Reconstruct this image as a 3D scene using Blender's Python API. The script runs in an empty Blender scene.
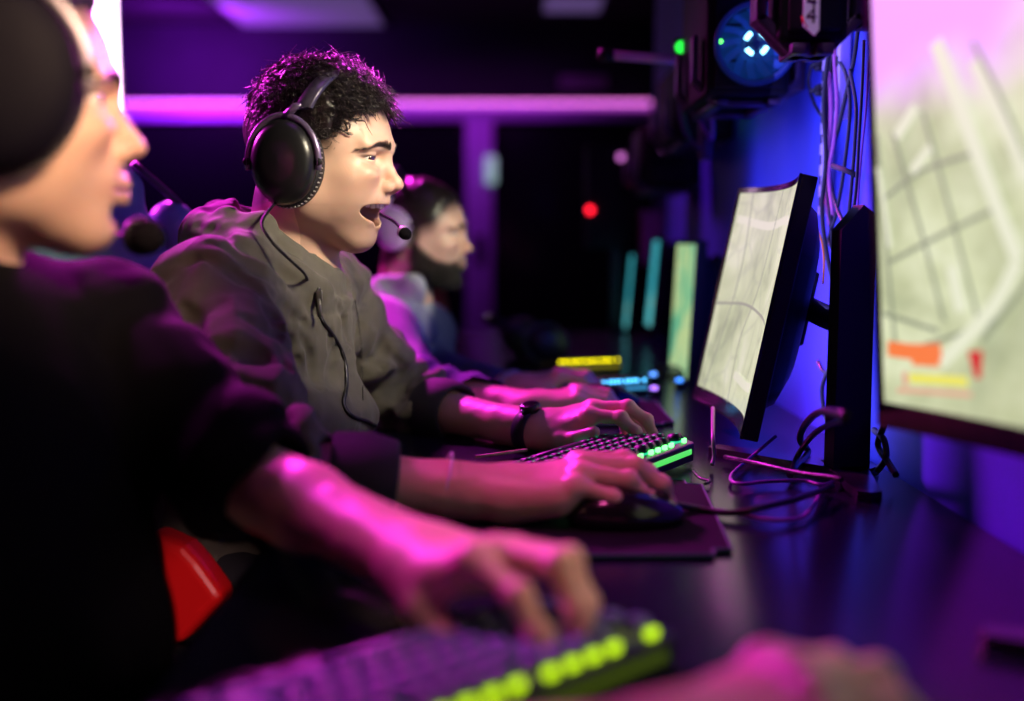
import bpy, bmesh, math, random
import numpy as np
from mathutils import Vector, Matrix, Euler
from math import sin, cos, pi, radians, sqrt, atan2
SC = bpy.context.scene
COL = SC.collection
random.seed(7)
RNG = np.random.default_rng(11)

# ------------------------------------------------------------------ camera frame
FPX = 1100.0
CAM = Vector((0, 0, 1.02))
DESK = 0.74
PITCH = math.atan(107.5 / FPX)
_F = Vector((0, cos(PITCH), -sin(PITCH)))
_U = Vector((0, sin(PITCH), cos(PITCH)))

def P(px, py, y):
    """world point seen at a pixel of the photograph, at distance y along the room's long axis"""
    d = _F + Vector(((px - 512) / FPX, 0, 0)) - _U * ((py - 350.5) / FPX)
    return CAM + d * (y / d.y)

def PD(px, py, z=DESK):
    d = _F + Vector(((px - 512) / FPX, 0, 0)) - _U * ((py - 350.5) / FPX)
    return CAM + d * ((z - CAM.z) / d.z)

# ------------------------------------------------------------------ materials
MATS = {}
def srgb(r, g, b):
    f = lambda c: (c / 255 / 12.92) if c <= 10 else ((c / 255 + .055) / 1.055) ** 2.4
    return (f(r), f(g), f(b), 1)

def mat(name, col=(.5, .5, .5, 1), rough=.6, metal=0, emit=None, es=0, noise=None, bump=None, attr=None,
        sss=0, coat=0, sheen=0, spec=.5, trans=0, ior=1.45):
    if name in MATS: return MATS[name]
    m = bpy.data.materials.new(name); m.use_nodes = True
    nt = m.node_tree; b = nt.nodes['Principled BSDF']
    def s(k, v):
        if k in b.inputs: b.inputs[k].default_value = v
    s('Base Color', col); s('Roughness', rough); s('Metallic', metal)
    s('Specular IOR Level', spec); s('IOR', ior)
    if trans: s('Transmission Weight', trans)
    if coat: s('Coat Weight', coat); s('Coat Roughness', .15)
    if sheen: s('Sheen Weight', sheen); s('Sheen Roughness', .5)
    if sss:
        s('Subsurface Weight', sss); s('Subsurface Radius', (.012, .005, .003)); s('Subsurface Scale', 1.0)
    if emit: s('Emission Color', emit); s('Emission Strength', es)
    tc = nt.nodes.new('ShaderNodeTexCoord')
    if attr:
        a = nt.nodes.new('ShaderNodeVertexColor'); a.layer_name = attr
        src = a.outputs['Color']
        nt.links.new(src, b.inputs['Base Color'])
    if noise:
        sc, c2, lo, hi = noise
        n = nt.nodes.new('ShaderNodeTexNoise'); n.inputs['Scale'].default_value = sc; n.inputs['Detail'].default_value = 5
        r = nt.nodes.new('ShaderNodeMapRange'); r.inputs[1].default_value = lo; r.inputs[2].default_value = hi
        mx = nt.nodes.new('ShaderNodeMix'); mx.data_type = 'RGBA'
        mx.inputs[6].default_value = col; mx.inputs[7].default_value = c2
        if attr: nt.links.new(src, mx.inputs[6])
        nt.links.new(tc.outputs['Object'], n.inputs['Vector']); nt.links.new(n.outputs[0], r.inputs[0])
        nt.links.new(r.outputs[0], mx.inputs[0]); nt.links.new(mx.outputs[2], b.inputs['Base Color'])
    if bump:
        sc, st, dist = bump
        n = nt.nodes.new('ShaderNodeTexNoise'); n.inputs['Scale'].default_value = sc; n.inputs['Detail'].default_value = 3
        bp = nt.nodes.new('ShaderNodeBump'); bp.inputs['Strength'].default_value = st; bp.inputs['Distance'].default_value = dist
        nt.links.new(tc.outputs['Object'], n.inputs['Vector']); nt.links.new(n.outputs[0], bp.inputs['Height'])
        nt.links.new(bp.outputs[0], b.inputs['Normal'])
    MATS[name] = m
    return m

# ------------------------------------------------------------------ objects
def tag(o, label=None, cat=None, group=None, kind=None):
    if label: o['label'] = label
    if cat: o['category'] = cat
    if group: o['group'] = group
    if kind: o['kind'] = kind
    return o

def empty(name, loc=(0, 0, 0), rz=0, label=None, cat=None, group=None):
    o = bpy.data.objects.new(name, None); COL.objects.link(o)
    o.empty_display_size = .05
    o.location = loc; o.rotation_euler = (0, 0, rz)
    return tag(o, label, cat, group)

def link(name, me, m=None, parent=None, loc=None, smooth=True):
    o = bpy.data.objects.new(name, me); COL.objects.link(o)
    if m: me.materials.append(m)
    if parent: o.parent = parent
    if loc is not None: o.location = loc
    return o

class MB:
    """collects shapes into one mesh; coordinates are the parent's"""
    def __init__(s): s.v = []; s.f = []; s.sm = []; s.mi = []
    def add(s, vs, fs, smooth=False, M=None, mi=0):
        o = len(s.v)
        if M is not None: vs = [M @ Vector(v) for v in vs]
        s.v += [tuple(v) for v in vs]; s.f += [tuple(i + o for i in f) for f in fs]
        s.sm += [smooth] * len(fs); s.mi += [mi] * len(fs); return s
    def box(s, c, d, M=None, bev=0, mi=0, rz=0, rx=0, ry=0):
        x, y, z = d[0] / 2, d[1] / 2, d[2] / 2
        R = Matrix.Translation(Vector(c)) @ Euler((rx, ry, rz)).to_matrix().to_4x4()
        if M is not None: R = M @ R
        if not bev:
            vs = [(a * x, b * y, e * z) for a in (-1, 1) for b in (-1, 1) for e in (-1, 1)]
            fs = [(0, 1, 3, 2), (4, 6, 7, 5), (0, 4, 5, 1), (2, 3, 7, 6), (0, 2, 6, 4), (1, 5, 7, 3)]
            return s.add(vs, fs, False, R, mi)
        bm = bmesh.new(); bmesh.ops.create_cube(bm, size=1)
        bmesh.ops.scale(bm, vec=(d[0], d[1], d[2]), verts=bm.verts)
        bmesh.ops.bevel(bm, geom=list(bm.edges), offset=min(bev, .49 * min(d)), segments=2, affect='EDGES', profile=.5)
        bm.verts.index_update()
        s.add([v.co[:] for v in bm.verts], [[v.index for v in f.verts] for f in bm.faces], True, R, mi); bm.free(); return s
    def tube(s, pts, r, n=8, closed=False, cap=True, mi=0, smooth=True):
        pts = [Vector(p) for p in pts]
        rr = r if hasattr(r, '__len__') else [r] * len(pts)
        o = len(s.v); N = len(pts)
        t0 = (pts[1] - pts[0]).normalized()
        nrm = t0.orthogonal().normalized()
        for i, p in enumerate(pts):
            a = pts[i - 1] if (i > 0 or closed) else p
            b = pts[(i + 1) % N] if (i < N - 1 or closed) else p
            t = (b - a)
            t = t.normalized() if t.length > 1e-9 else t0
            nrm = (nrm - t * nrm.dot(t))
            nrm = nrm.normalized() if nrm.length > 1e-6 else t.orthogonal().normalized()
            bi = t.cross(nrm)
            for k in range(n):
                an = 2 * pi * k / n
                s.v.append(tuple(p + (nrm * cos(an) + bi * sin(an)) * rr[i]))
        for i in range(N if closed else N - 1):
            j = (i + 1) % N
            for k in range(n):
                l = (k + 1) % n
                s.f.append((o + i * n + k, o + i * n + l, o + j * n + l, o + j * n + k)); s.sm.append(smooth); s.mi.append(mi)
        if cap and not closed:
            s.f.append(tuple(o + k for k in range(n))[::-1]); s.f.append(tuple(o + (N - 1) * n + k for k in range(n)))
            s.sm += [False] * 2; s.mi += [mi] * 2
        return s
    def lathe(s, prof, c=(0, 0, 0), M=None, n=24, sx=1, sy=1, mi=0):
        """prof: (radius, height) pairs about local z"""
        vs = []; fs = []
        for r, h in prof:
            for k in range(n):
                a = 2 * pi * k / n; vs.append((r * cos(a) * sx, r * sin(a) * sy, h))
        for i in range(len(prof) - 1):
            for k in range(n):
                l = (k + 1) % n; fs.append((i * n + k, i * n + l, (i + 1) * n + l, (i + 1) * n + k))
        if prof[0][0] > 1e-6: fs.append(tuple(range(n))[::-1])
        if prof[-1][0] > 1e-6: fs.append(tuple((len(prof) - 1) * n + k for k in range(n)))
        R = Matrix.Translation(Vector(c))
        if M is not None: R = M @ R
        return s.add(vs, fs, True, R, mi)
    def prism(s, poly, d0, d1, M=None, mi=0, smooth=False):
        """polygon in local xy extruded between z d0 and d1"""
        n = len(poly)
        vs = [(x, y, d0) for x, y in poly] + [(x, y, d1) for x, y in poly]
        fs = [tuple(range(n))[::-1], tuple(range(n, 2 * n))] + [(i, (i + 1) % n, n + (i + 1) % n, n + i) for i in range(n)]
        return s.add(vs, fs, smooth, M, mi)
    def build(s, name, m, parent=None, loc=None, recalc=True):
        me = bpy.data.meshes.new(name); me.from_pydata(s.v, [], s.f)
        me.polygons.foreach_set('use_smooth', s.sm); me.polygons.foreach_set('material_index', s.mi)
        if recalc:
            bm = bmesh.new(); bm.from_mesh(me)
            bmesh.ops.recalc_face_normals(bm, faces=bm.faces); bm.to_mesh(me); bm.free()
        ms = m if isinstance(m, (list, tuple)) else [m]
        o = bpy.data.objects.new(name, me); COL.objects.link(o)
        for x in ms: me.materials.append(x)
        if parent: o.parent = parent
        if loc is not None: o.location = loc
        return o

def spline(pts, n=10):
    """Catmull-Rom through the points"""
    p = [Vector(q) for q in pts]; p = [p[0] * 2 - p[1]] + p + [p[-1] * 2 - p[-2]]
    out = []
    for i in range(1, len(p) - 2):
        for k in range(n):
            t = k / n
            out.append(.5 * ((2 * p[i]) + (p[i + 1] - p[i - 1]) * t + (2 * p[i - 1] - 5 * p[i] + 4 * p[i + 1] - p[i + 2]) * t * t
                             + (3 * p[i] - p[i - 1] - 3 * p[i + 1] + p[i + 2]) * t ** 3))
    out.append(p[-2]); return out

def copy_tree(o, parent=None):
    c = o.copy(); COL.objects.link(c)
    if parent: c.parent = parent
    for ch in list(o.children): copy_tree(ch, c)
    return c

# ------------------------------------------------------------------ implicit surfaces
class Field:
    def __init__(s, lo, hi, h):
        s.lo = np.array(lo, float); s.h = h
        s.n = np.maximum(2, np.ceil((np.array(hi) - s.lo) / h).astype(int) + 1)
        s.ax = [s.lo[i] + h * np.arange(s.n[i]) for i in range(3)]
        s.F = np.full(tuple(s.n), .25, np.float32)
    def sl(s, lo, hi):
        out = []
        for i in range(3):
            a = max(0, int(math.floor((lo[i] - s.lo[i]) / s.h))); b = min(s.n[i], int(math.ceil((hi[i] - s.lo[i]) / s.h)) + 1)
            if a >= b: return None
            out.append(slice(a, b))
        return tuple(out)
    def op(s, prim, k=.01, mode='+'):
        fn, lo, hi = prim
        m = k + .012
        q = s.sl(np.array(lo) - m, np.array(hi) + m)
        if q is None: return s
        X = s.ax[0][q[0]][:, None, None]; Y = s.ax[1][q[1]][None, :, None]; Z = s.ax[2][q[2]][None, None, :]
        d = fn(X, Y, Z).astype(np.float32); a = s.F[q]
        k = max(k, 1e-5)
        if mode == '+':
            h = np.maximum(k - np.abs(a - d), 0) / k; s.F[q] = np.minimum(a, d) - h * h * k * .25
        elif mode == '-':
            d = -d; h = np.maximum(k - np.abs(a - d), 0) / k; s.F[q] = np.maximum(a, d) + h * h * k * .25
        return s
    def __iadd__(s, pk):
        return s.op(pk[0], pk[1])
    def disp(s, fn, band=.03):
        """fn(points n x 3) -> outward displacement"""
        I = np.nonzero(np.abs(s.F) < band)
        p = np.stack([s.ax[i][I[i]] for i in range(3)], 1)
        s.F[I] -= fn(p).astype(np.float32); return s
    def clip(s, fn):
        X = s.ax[0][:, None, None]; Y = s.ax[1][None, :, None]; Z = s.ax[2][None, None, :]
        s.F = np.maximum(s.F, fn(X, Y, Z).astype(np.float32)); return s
    def mesh(s):
        F = s.F; neg = F < 0
        nx, ny, nz = F.shape
        cnt = np.zeros((nx - 1, ny - 1, nz - 1), np.int8)
        cs = [(a, b, c) for a in (0, 1) for b in (0, 1) for c in (0, 1)]
        for a, b, c in cs: cnt += neg[a:nx - 1 + a, b:ny - 1 + b, c:nz - 1 + c]
        act = (cnt > 0) & (cnt < 8)
        I = np.nonzero(act); N = len(I[0])
        idx = np.full(act.shape, -1, np.int64); idx[I] = np.arange(N)
        val = {c: F[I[0] + c[0], I[1] + c[1], I[2] + c[2]] for c in cs}
        pos = np.zeros((N, 3)); w = np.zeros(N)
        for c in cs:
            for ax in range(3):
                if c[ax] == 0:
                    d = list(c); d[ax] = 1; d = tuple(d)
                    v0, v1 = val[c], val[d]; cr = (v0 < 0) != (v1 < 0)
                    t = np.where(cr, v0 / np.where(cr, v0 - v1, 1), 0)
                    q = np.zeros((N, 3)); q[:] = c; q[:, ax] += t
                    pos += q * cr[:, None]; w += cr
        pos /= w[:, None]
        V = s.lo + s.h * (np.stack(I, 1) + pos)
        quads = []
        for ax in range(3):
            u, v = [(1, 2), (2, 0), (0, 1)][ax]
            s0 = [slice(None)] * 3; s1 = [slice(None)] * 3
            s0[ax] = slice(0, -1); s1[ax] = slice(1, None)
            a = neg[tuple(s0)]; b = neg[tuple(s1)]
            E = np.nonzero(a != b)
            E = [e.copy() for e in E]
            ok = (E[u] > 0) & (E[v] > 0) & (E[u] < F.shape[u] - 1) & (E[v] < F.shape[v] - 1)
            E = [e[ok] for e in E]; flip = a[tuple(E)]
            def cell(du, dv):
                q = [E[0], E[1], E[2]]; q = list(q); q[u] = q[u] - du; q[v] = q[v] - dv
                return idx[q[0], q[1], q[2]]
            Q = np.stack([cell(0, 0), cell(1, 0), cell(1, 1), cell(0, 1)], 1)
            Q[~flip] = Q[~flip][:, ::-1]
            quads.append(Q)
        Q = np.concatenate(quads); Q = Q[(Q >= 0).all(1)]
        return V, Q

def _r(v): return np.array(v, float)
def ell(c, r, R=None):
    """ellipsoid; R: 3x3 rotation whose columns are its axes"""
    c = _r(c); r = _r(r)
    if R is not None: R = np.array(R, float)
    def fn(X, Y, Z):
        x, y, z = X - c[0], Y - c[1], Z - c[2]
        if R is not None:
            x, y, z = (x * R[0, 0] + y * R[1, 0] + z * R[2, 0]), (x * R[0, 1] + y * R[1, 1] + z * R[2, 1]), (x * R[0, 2] + y * R[1, 2] + z * R[2, 2])
        k0 = np.sqrt((x / r[0]) ** 2 + (y / r[1]) ** 2 + (z / r[2]) ** 2)
        k1 = np.sqrt((x / r[0] ** 2) ** 2 + (y / r[1] ** 2) ** 2 + (z / r[2] ** 2) ** 2)
        return k0 * (k0 - 1) / np.maximum(k1, 1e-6)
    m = r.max() if R is not None else r
    return fn, c - m, c + m
def sph(c, r): return ell(c, (r, r, r))
def cone(a, b, ra, rb):
    """capsule with linearly changing radius"""
    a = _r(a); b = _r(b); ab = b - a; L2 = max((ab ** 2).sum(), 1e-12)
    def fn(X, Y, Z):
        x, y, z = X - a[0], Y - a[1], Z - a[2]
        t = np.clip((x * ab[0] + y * ab[1] + z * ab[2]) / L2, 0, 1)
        return np.sqrt((x - t * ab[0]) ** 2 + (y - t * ab[1]) ** 2 + (z - t * ab[2]) ** 2) - (ra + (rb - ra) * t)
    m = max(ra, rb)
    return fn, np.minimum(a, b) - m, np.maximum(a, b) + m
def econe(a, b, ra, rb, nrm, flat):
    """capsule squashed by `flat` along direction nrm"""
    a = _r(a); b = _r(b); n = _r(nrm); n = n / np.linalg.norm(n); ab = b - a; L2 = max((ab ** 2).sum(), 1e-12)
    def fn(X, Y, Z):
        x, y, z = X - a[0], Y - a[1], Z - a[2]
        t = np.clip((x * ab[0] + y * ab[1] + z * ab[2]) / L2, 0, 1)
        x, y, z = x - t * ab[0], y - t * ab[1], z - t * ab[2]
        d = x * n[0] + y * n[1] + z * n[2]; s = (1 / flat - 1)
        return (np.sqrt((x + d * s * n[0]) ** 2 + (y + d * s * n[1]) ** 2 + (z + d * s * n[2]) ** 2) - (ra + (rb - ra) * t)) * flat ** .5
    m = max(ra, rb)
    return fn, np.minimum(a, b) - m, np.maximum(a, b) + m
def rbox(c, hf, r, R=None):
    c = _r(c); hf = _r(hf)
    if R is not None: R = np.array(R, float)
    def fn(X, Y, Z):
        x, y, z = X - c[0], Y - c[1], Z - c[2]
        if R is not None:
            x, y, z = (x * R[0, 0] + y * R[1, 0] + z * R[2, 0]), (x * R[0, 1] + y * R[1, 1] + z * R[2, 1]), (x * R[0, 2] + y * R[1, 2] + z * R[2, 2])
        x, y, z = np.abs(x) - hf[0] + r, np.abs(y) - hf[1] + r, np.abs(z) - hf[2] + r
        return np.sqrt(np.maximum(x, 0) ** 2 + np.maximum(y, 0) ** 2 + np.maximum(z, 0) ** 2) + np.minimum(np.maximum(x, np.maximum(y, z)), 0) - r
    m = np.linalg.norm(hf) if R is not None else hf
    return fn, c - m, c + m

def vnoise(p, seed=0):
    """value noise, -1..1"""
    i = np.floor(p).astype(np.int64); f = p - i; f = f * f * (3 - 2 * f)
    def hsh(a, b, c):
        n = (a * 73856093) ^ (b * 19349663) ^ (c * 83492791) ^ (seed * 2654435761)
        n = (n ^ (n >> 13)) * 1274126177 & 0xffffffff
        return ((n ^ (n >> 16)) & 0xffff) / 32767.5 - 1
    o = 0
    for a in (0, 1):
        for b in (0, 1):
            for c in (0, 1):
                w = (f[:, 0] if a else 1 - f[:, 0]) * (f[:, 1] if b else 1 - f[:, 1]) * (f[:, 2] if c else 1 - f[:, 2])
                o = o + w * hsh(i[:, 0] + a, i[:, 1] + b, i[:, 2] + c)
    return o

def smooth_step(a, b, x):
    t = np.clip((x - a) / (b - a), 0, 1); return t * t * (3 - 2 * t)

def npmesh(name, parts, m, parent=None, colfn=None, smooth=True):
    """parts: list of (V, Q) -> one mesh object; colfn(V)-> n x 3 colours"""
    Vs = []; Qs = []; o = 0
    for V, Q in parts:
        Vs.append(V); Qs.append(np.asarray(Q) + o); o += len(V)
    V = np.concatenate(Vs)
    me = bpy.data.meshes.new(name)
    nq = sum(len(q) for q in Qs)
    me.vertices.add(len(V)); me.vertices.foreach_set('co', V.astype(np.float32).ravel())
    loops = np.concatenate([q.ravel() for q in Qs])
    sizes = np.concatenate([np.full(len(q), q.shape[1]) for q in Qs])
    starts = np.concatenate([[0], np.cumsum(sizes)[:-1]])
    me.loops.add(len(loops)); me.loops.foreach_set('vertex_index', loops.astype(np.int32))
    me.polygons.add(nq); me.polygons.foreach_set('loop_start', starts.astype(np.int32))
    me.update(calc_edges=True); me.validate()
    me.polygons.foreach_set('use_smooth', np.full(len(me.polygons), smooth))
    if colfn is not None:
        c = np.ones((len(V), 4), np.float32); c[:, :3] = colfn(V)
        a = me.color_attributes.new('Col', 'FLOAT_COLOR', 'POINT'); a.data.foreach_set('color', c.ravel())
    return link(name, me, m, parent)

def xf(V, M):
    M = np.array(M); return V @ M[:3, :3].T + M[:3, 3]

def tubes_np(paths, radii, n=4):
    """many open tubes: paths list of (k,3) arrays, radii list of (k,) arrays -> (V, Q)"""
    Vs = []; Qs = []; o = 0
    for p, r in zip(paths, radii):
        k = len(p); t = np.gradient(p, axis=0); t /= np.linalg.norm(t, axis=1)[:, None] + 1e-9
        ref = np.array([.31, .52, .79]); a = np.cross(t, ref); a /= np.linalg.norm(a, axis=1)[:, None] + 1e-9
        b = np.cross(t, a)
        an = 2 * pi * np.arange(n) / n
        v = p[:, None, :] + r[:, None, None] * (a[:, None, :] * np.cos(an)[None, :, None] + b[:, None, :] * np.sin(an)[None, :, None])
        Vs.append(v.reshape(-1, 3))
        i = np.arange(k - 1)[:, None] * n; j = np.arange(n)[None, :]; l = (j + 1) % n
        Qs.append(np.stack([i + j, i + l, i + n + l, i + n + j], -1).reshape(-1, 4) + o); o += k * n
    return np.concatenate(Vs), np.concatenate(Qs)
# ------------------------------------------------------------------ heads (x forward, y left, z up, origin between the ears)
def head_field(mouth='open', eyes=.25, h=.0016, slim=1.0, neck=(-.052, 0, -.20), neck_r=.056, ears=True):
    f = Field((-.11, -.10, -.215), (.135, .10, .14), h)
    S = lambda y: (y, -y)
    f.op(ell((.004, 0, .042), (.090, .076, .080)), .001)
    f.op(ell((.036, 0, .022), (.064, .066, .066)), .03)          # forehead
    f.op(ell((.045, 0, -.035), (.047, .054, .062)), .03)           # mid face
    jo = .0 if mouth == 'open' else .008
    jx = .0 if mouth == 'open' else .013
    for s in (1, -1):
        f.op(cone((.008, s * .054, -.046), (.058 + jx, s * .018, -.093 + jo), .016, .013), .03)
        f.op(cone((.010, s * .057, -.01), (.010, s * .053, -.055), .016, .016), .03)
        f.op(ell((.069, s * .040, -.018), (.021, .020, .016)), .022)     # cheekbone
        f.op(ell((.036, s * .044, -.034), (.036, .0185, .036)), .02)
    f.op(ell((.060 + jx, 0, -.093 + jo), (.021, .023, .016)), .018)    # chin
    f.op(ell((.062, 0, -.050), (.034, .040 if mouth == 'open' else .034, .030)), .022)         # muzzle
    for s in (1, -1):
        f.op(cone((.0975, s * .011, .024), (.083, s * .043, .028), .0090, .0080), .014)   # brow
        f.op(ell((.101, s * .033, .009), (.0175, .023, .0115)), .012, '-')  # socket
        f.op(ell((.088, s * .033, .021), (.009, .018, .0050)), .010)
        f.op(ell((.086, s * .038, -.013), (.012, .014, .008)), .012)      # lower lid fold / cheek top
        # lids round the eyeball with a slit
        ec = (.0815, s * .0345, .0085)
        f.op(sph(ec, .0138), .004)
        Re = Matrix.Rotation(s * radians(36), 3, 'Z')
        f.op(ell((ec[0] + .0115, ec[1] + s * .0065, ec[2] - .001), (.0070, .0130, .0014 + .0045 * eyes), Re), .0015, '-')
    # nose
    f.op(cone((.0955, 0, .012), (.1100, 0, -.018), .0062, .0080), .010)
    f.op(ell((.1120, 0, -.0240), (.0105, .0098, .0085)), .007)
    for s in (1, -1):
        f.op(ell((.1015, s * .0120, -.0280), (.0110, .0068, .0080)), .005)
        f.op(ell((.1055, s * .0058, -.0365), (.0062, .0032, .0040)), .002, '-')
    f.op(cone((.099, 0, -.036), (.109, 0, -.031), .003, .003), .005)
    if mouth == 'open':
        # laughing mouth: lips pulled back
        f.op(ell((.084, 0, -.044), (.016, .026, .014)), .010)
        for s in (1, -1):
            for a, b in (((.0985, 0, -.0440), (.090, s * .021, -.0430)), ((.090, s * .021, -.0430), (.065, s * .037, -.0435))):
                f.op(cone(a, b, .0042, .0034), .005)
            for a, b in (((.0850, 0, -.0765), (.079, s * .020, -.0720)), ((.079, s * .020, -.0720), (.0640, s * .0365, -.0500))):
                f.op(cone(a, b, .0056, .0038), .005)
            f.op(cone((.074, s * .036, -.026), (.050, s * .044, -.056), .011, .008), .014)      # laughing cheek
        R = Matrix.Rotation(radians(14), 3, 'Y')
        f.op(ell((.077, 0, -.0572), (.043, .0415, .0140), R), .003, '-')
        f.op(ell((.062, 0, -.066), (.030, .0250, .018), R), .004, '-')
        f.op(ell((.052, 0, -.080), (.024, .015, .006), R), .006)          # tongue
    else:
        f.op(ell((.084, 0, -.050), (.018, .024, .022)), .014)
        for s in (1, -1):
            f.op(cone((.1020, 0, -.0515), (.083, s * .023, -.0565), .0056, .0035), .006)
            f.op(cone((.0995, 0, -.0620), (.081, s * .023, -.0575), .0064, .0035), .006)
        f.op(ell((.104, 0, -.0565), (.014, .026, .0010)), .0018, '-')
        f.op(ell((.094, 0, -.0735), (.008, .016, .006)), .008, '-')
    if ears:
        for s in (1, -1):
            R = Matrix.Rotation(s * radians(22), 3, 'Z')
            f.op(ell((-.012, s * .080, .000), (.017, .006, .030), R), .006)
            f.op(ell((-.007, s * .0875, .003), (.010, .005, .019), R), .004, '-')
            f.op(ell((-.002, s * .079, -.006), (.005, .005, .008)), .004)
    # neck
    nk = np.array(neck)
    f.op(cone((-.024, 0, -.045), nk, neck_r, neck_r + .002), .022)
    for s in (1, -1):
        f.op(cone((-.022, s * .050, -.05), nk + (.045, -s * .018, .02), .013, .012), .016)
    f.op(ell((.018, 0, -.135), (.014, .012, .018)), .025)
    return f

SKIN = {'base': np.array((.66, .42, .31)), 'red': np.array((.58, .20, .15)), 'hair': np.array((.022, .015, .012))}
def brow_weight(V, s):
    d = np.full(len(V), 1.)
    for i in range(17):
        p = brow_pt(i / 16, s); rr = .0034 * (1 - .55 * (i / 16) ** 2)
        d = np.minimum(d, np.linalg.norm((V - p) * (.12, 1, 1.1), axis=1) - rr)
    return (1 - smooth_step(-.0015, .0016, d)) * (V[:, 0] > .05)
def brow_pt(t, s):
    """centre line of a brow, t 0 inner..1 outer"""
    return np.array((.1045 - .030 * t ** 1.8, s * (.012 + .044 * t), .0205 + .0065 * sin(pi * min(t * .85 + .12, 1)) - .004 * t))

def head_colour(V, mouth, beard=0, fade=True, stub=.0):
    c = np.tile(SKIN['base'], (len(V), 1)); x, y, z = V.T; ay = np.abs(y)
    def blend(w, col): c[:] = c * (1 - w[:, None]) + np.asarray(col) * w[:, None]
    g = lambda cx, cy, cz, rx, ry, rz: np.exp(-(((x - cx) / rx) ** 2 + ((ay - cy) / ry) ** 2 + ((z - cz) / rz) ** 2))
    blend(.45 * g(.085, .038, -.018, .02, .018, .016), (.64, .27, .20))
    blend(.45 * g(.112, 0, -.026, .012, .014, .012), (.62, .27, .20))
    if mouth == 'open':
        d = np.full(len(V), 1.)
        for a, b in (((.098, 0, -.0445), (.0895, .021, -.0435)), ((.0895, .021, -.0435), (.065, .037, -.0435)), ((.0855, 0, -.0755), (.079, .020, -.0715)), ((.079, .020, -.0715), (.0640, .0365, -.050))):
            a = np.array(a); b = np.array(b); q = np.stack([x, ay, z], 1) - a; ab = b - a
            t = np.clip(q @ ab / (ab @ ab), 0, 1); d = np.minimum(d, np.linalg.norm(q - t[:, None] * ab, axis=1))
        blend(.7 * (1 - smooth_step(.003, .0062, d)), (.52, .19, .16))
        R = np.array(Matrix.Rotation(radians(24), 3, 'Y')); q = (V - np.array((.068, 0, -.063))) @ R
        ins = (q[:, 0] / .024) ** 2 + (q[:, 1] / .025) ** 2 + (q[:, 2] / .020) ** 2
        deep = (1 - smooth_step(.7, 1.0, ins))
        blend(deep, (.20, .02, .025))
    else:
        blend(.6 * g(.094, 0, -.0565, .012, .02, .007) ** .5 * (np.abs(z + .0565) < .0085), (.45, .17, .14))
    # brows
    for s in (1, -1):
        blend(.95 * brow_weight(V, s), (.03, .018, .014))
    # lash line
    for s in (1, -1):
        q = V - np.array((.0925, s * .041, .0090))
        blend(.95 * np.exp(-((q[:, 1] / .014) ** 4 + ((q[:, 2] - .0006) / .0026) ** 2)) * (x > .075), (.03, .015, .015))
    # cropped hair at the temples and neck
    if fade:
        hl = hairline(x, ay)
        w = smooth_step(np.where(x > 0, -.034, -.014), .008, z - hl) * (x < .1)
        blend(.92 * w, SKIN['hair'])
    if beard:
        side = smooth_step(.03, .012, x) 
        top = np.interp(x, [-.01, .02, .05, .075, .1], [.01, -.02, -.045, -.052, -.046])
        w = smooth_step(.004, -.008, z - top) * smooth_step(-.114, -.102, z) * smooth_step(-.012, .004, x)
        w = np.maximum(w, .9 * np.exp(-((x - .094) / .014) ** 2 - (ay / .026) ** 4 - ((z + .043) / .006) ** 2))
        lip = np.exp(-(ay / .020) ** 4 - ((z + .0565) / .0065) ** 4) * (x > .08)
        blend(.93 * beard * w * (1 - lip), SKIN['hair'])
    if stub:
        w = smooth_step(-.035, -.06, z) * smooth_step(-.12, -.1, z) * (x > 0)
        w = np.maximum(w, .8 * np.exp(-((x - .096) / .014) ** 2 - (ay / .024) ** 4 - ((z + .042) / .005) ** 2))
        blend(stub * w, (.14, .085, .07))
    return c

def hairline(x, ay):
    """height of the hair's lower edge as a function of x and |y|"""
    base = np.interp(x, [-.09, -.06, -.03, -.015, .012, .02, .045, .06, .075, .095, .11], [-.062, -.058, -.040, -.005, -.004, .022, .030, .052, .070, .080, .083])
    return base

def brow_hairs(V=None, seed=3):
    rg = np.random.default_rng(seed); P_ = []; R_ = []
    for s in (1, -1):
        idx = np.nonzero((brow_weight(V, s) > .5) & (V[:, 1] * s > 0))[0]
        for i in rg.choice(idx, min(300, len(idx)), replace=False):
            p = V[i]; t = np.clip((abs(p[1]) - .012) / .044, 0, 1)
            d = np.array((-.25 * t - .0, s * (.35 + .7 * t), .9 - 1.1 * t)); d /= np.linalg.norm(d)
            n = np.array((.9, s * (.2 + .5 * t), .1)); L = .006 * rg.uniform(.6, 1.1)
            P_.append(np.array([p, p + d * L * .5 + n * .0009, p + d * L + n * .0006])); R_.append(np.array([.00030, .00026, .0001]))
    return tubes_np(P_, R_, 3)

def cran_radius(u):
    """surface point of the skull along unit directions u (n x 3) from (0,0,.04)"""
    e = lambda c, r: _ray_ell(u, np.array((0, 0, .04)) - np.array(c), np.array(r))
    return np.maximum(e((.004, 0, .042), (.090, .076, .080)), e((.036, 0, .022), (.064, .066, .066)))
def _ray_ell(u, o, r):
    a = ((u / r) ** 2).sum(1); b = (u * o / r ** 2).sum(1); c = ((o / r) ** 2).sum() - 1
    return (-b + np.sqrt(np.maximum(b * b - a * c, 0))) / a

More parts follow.
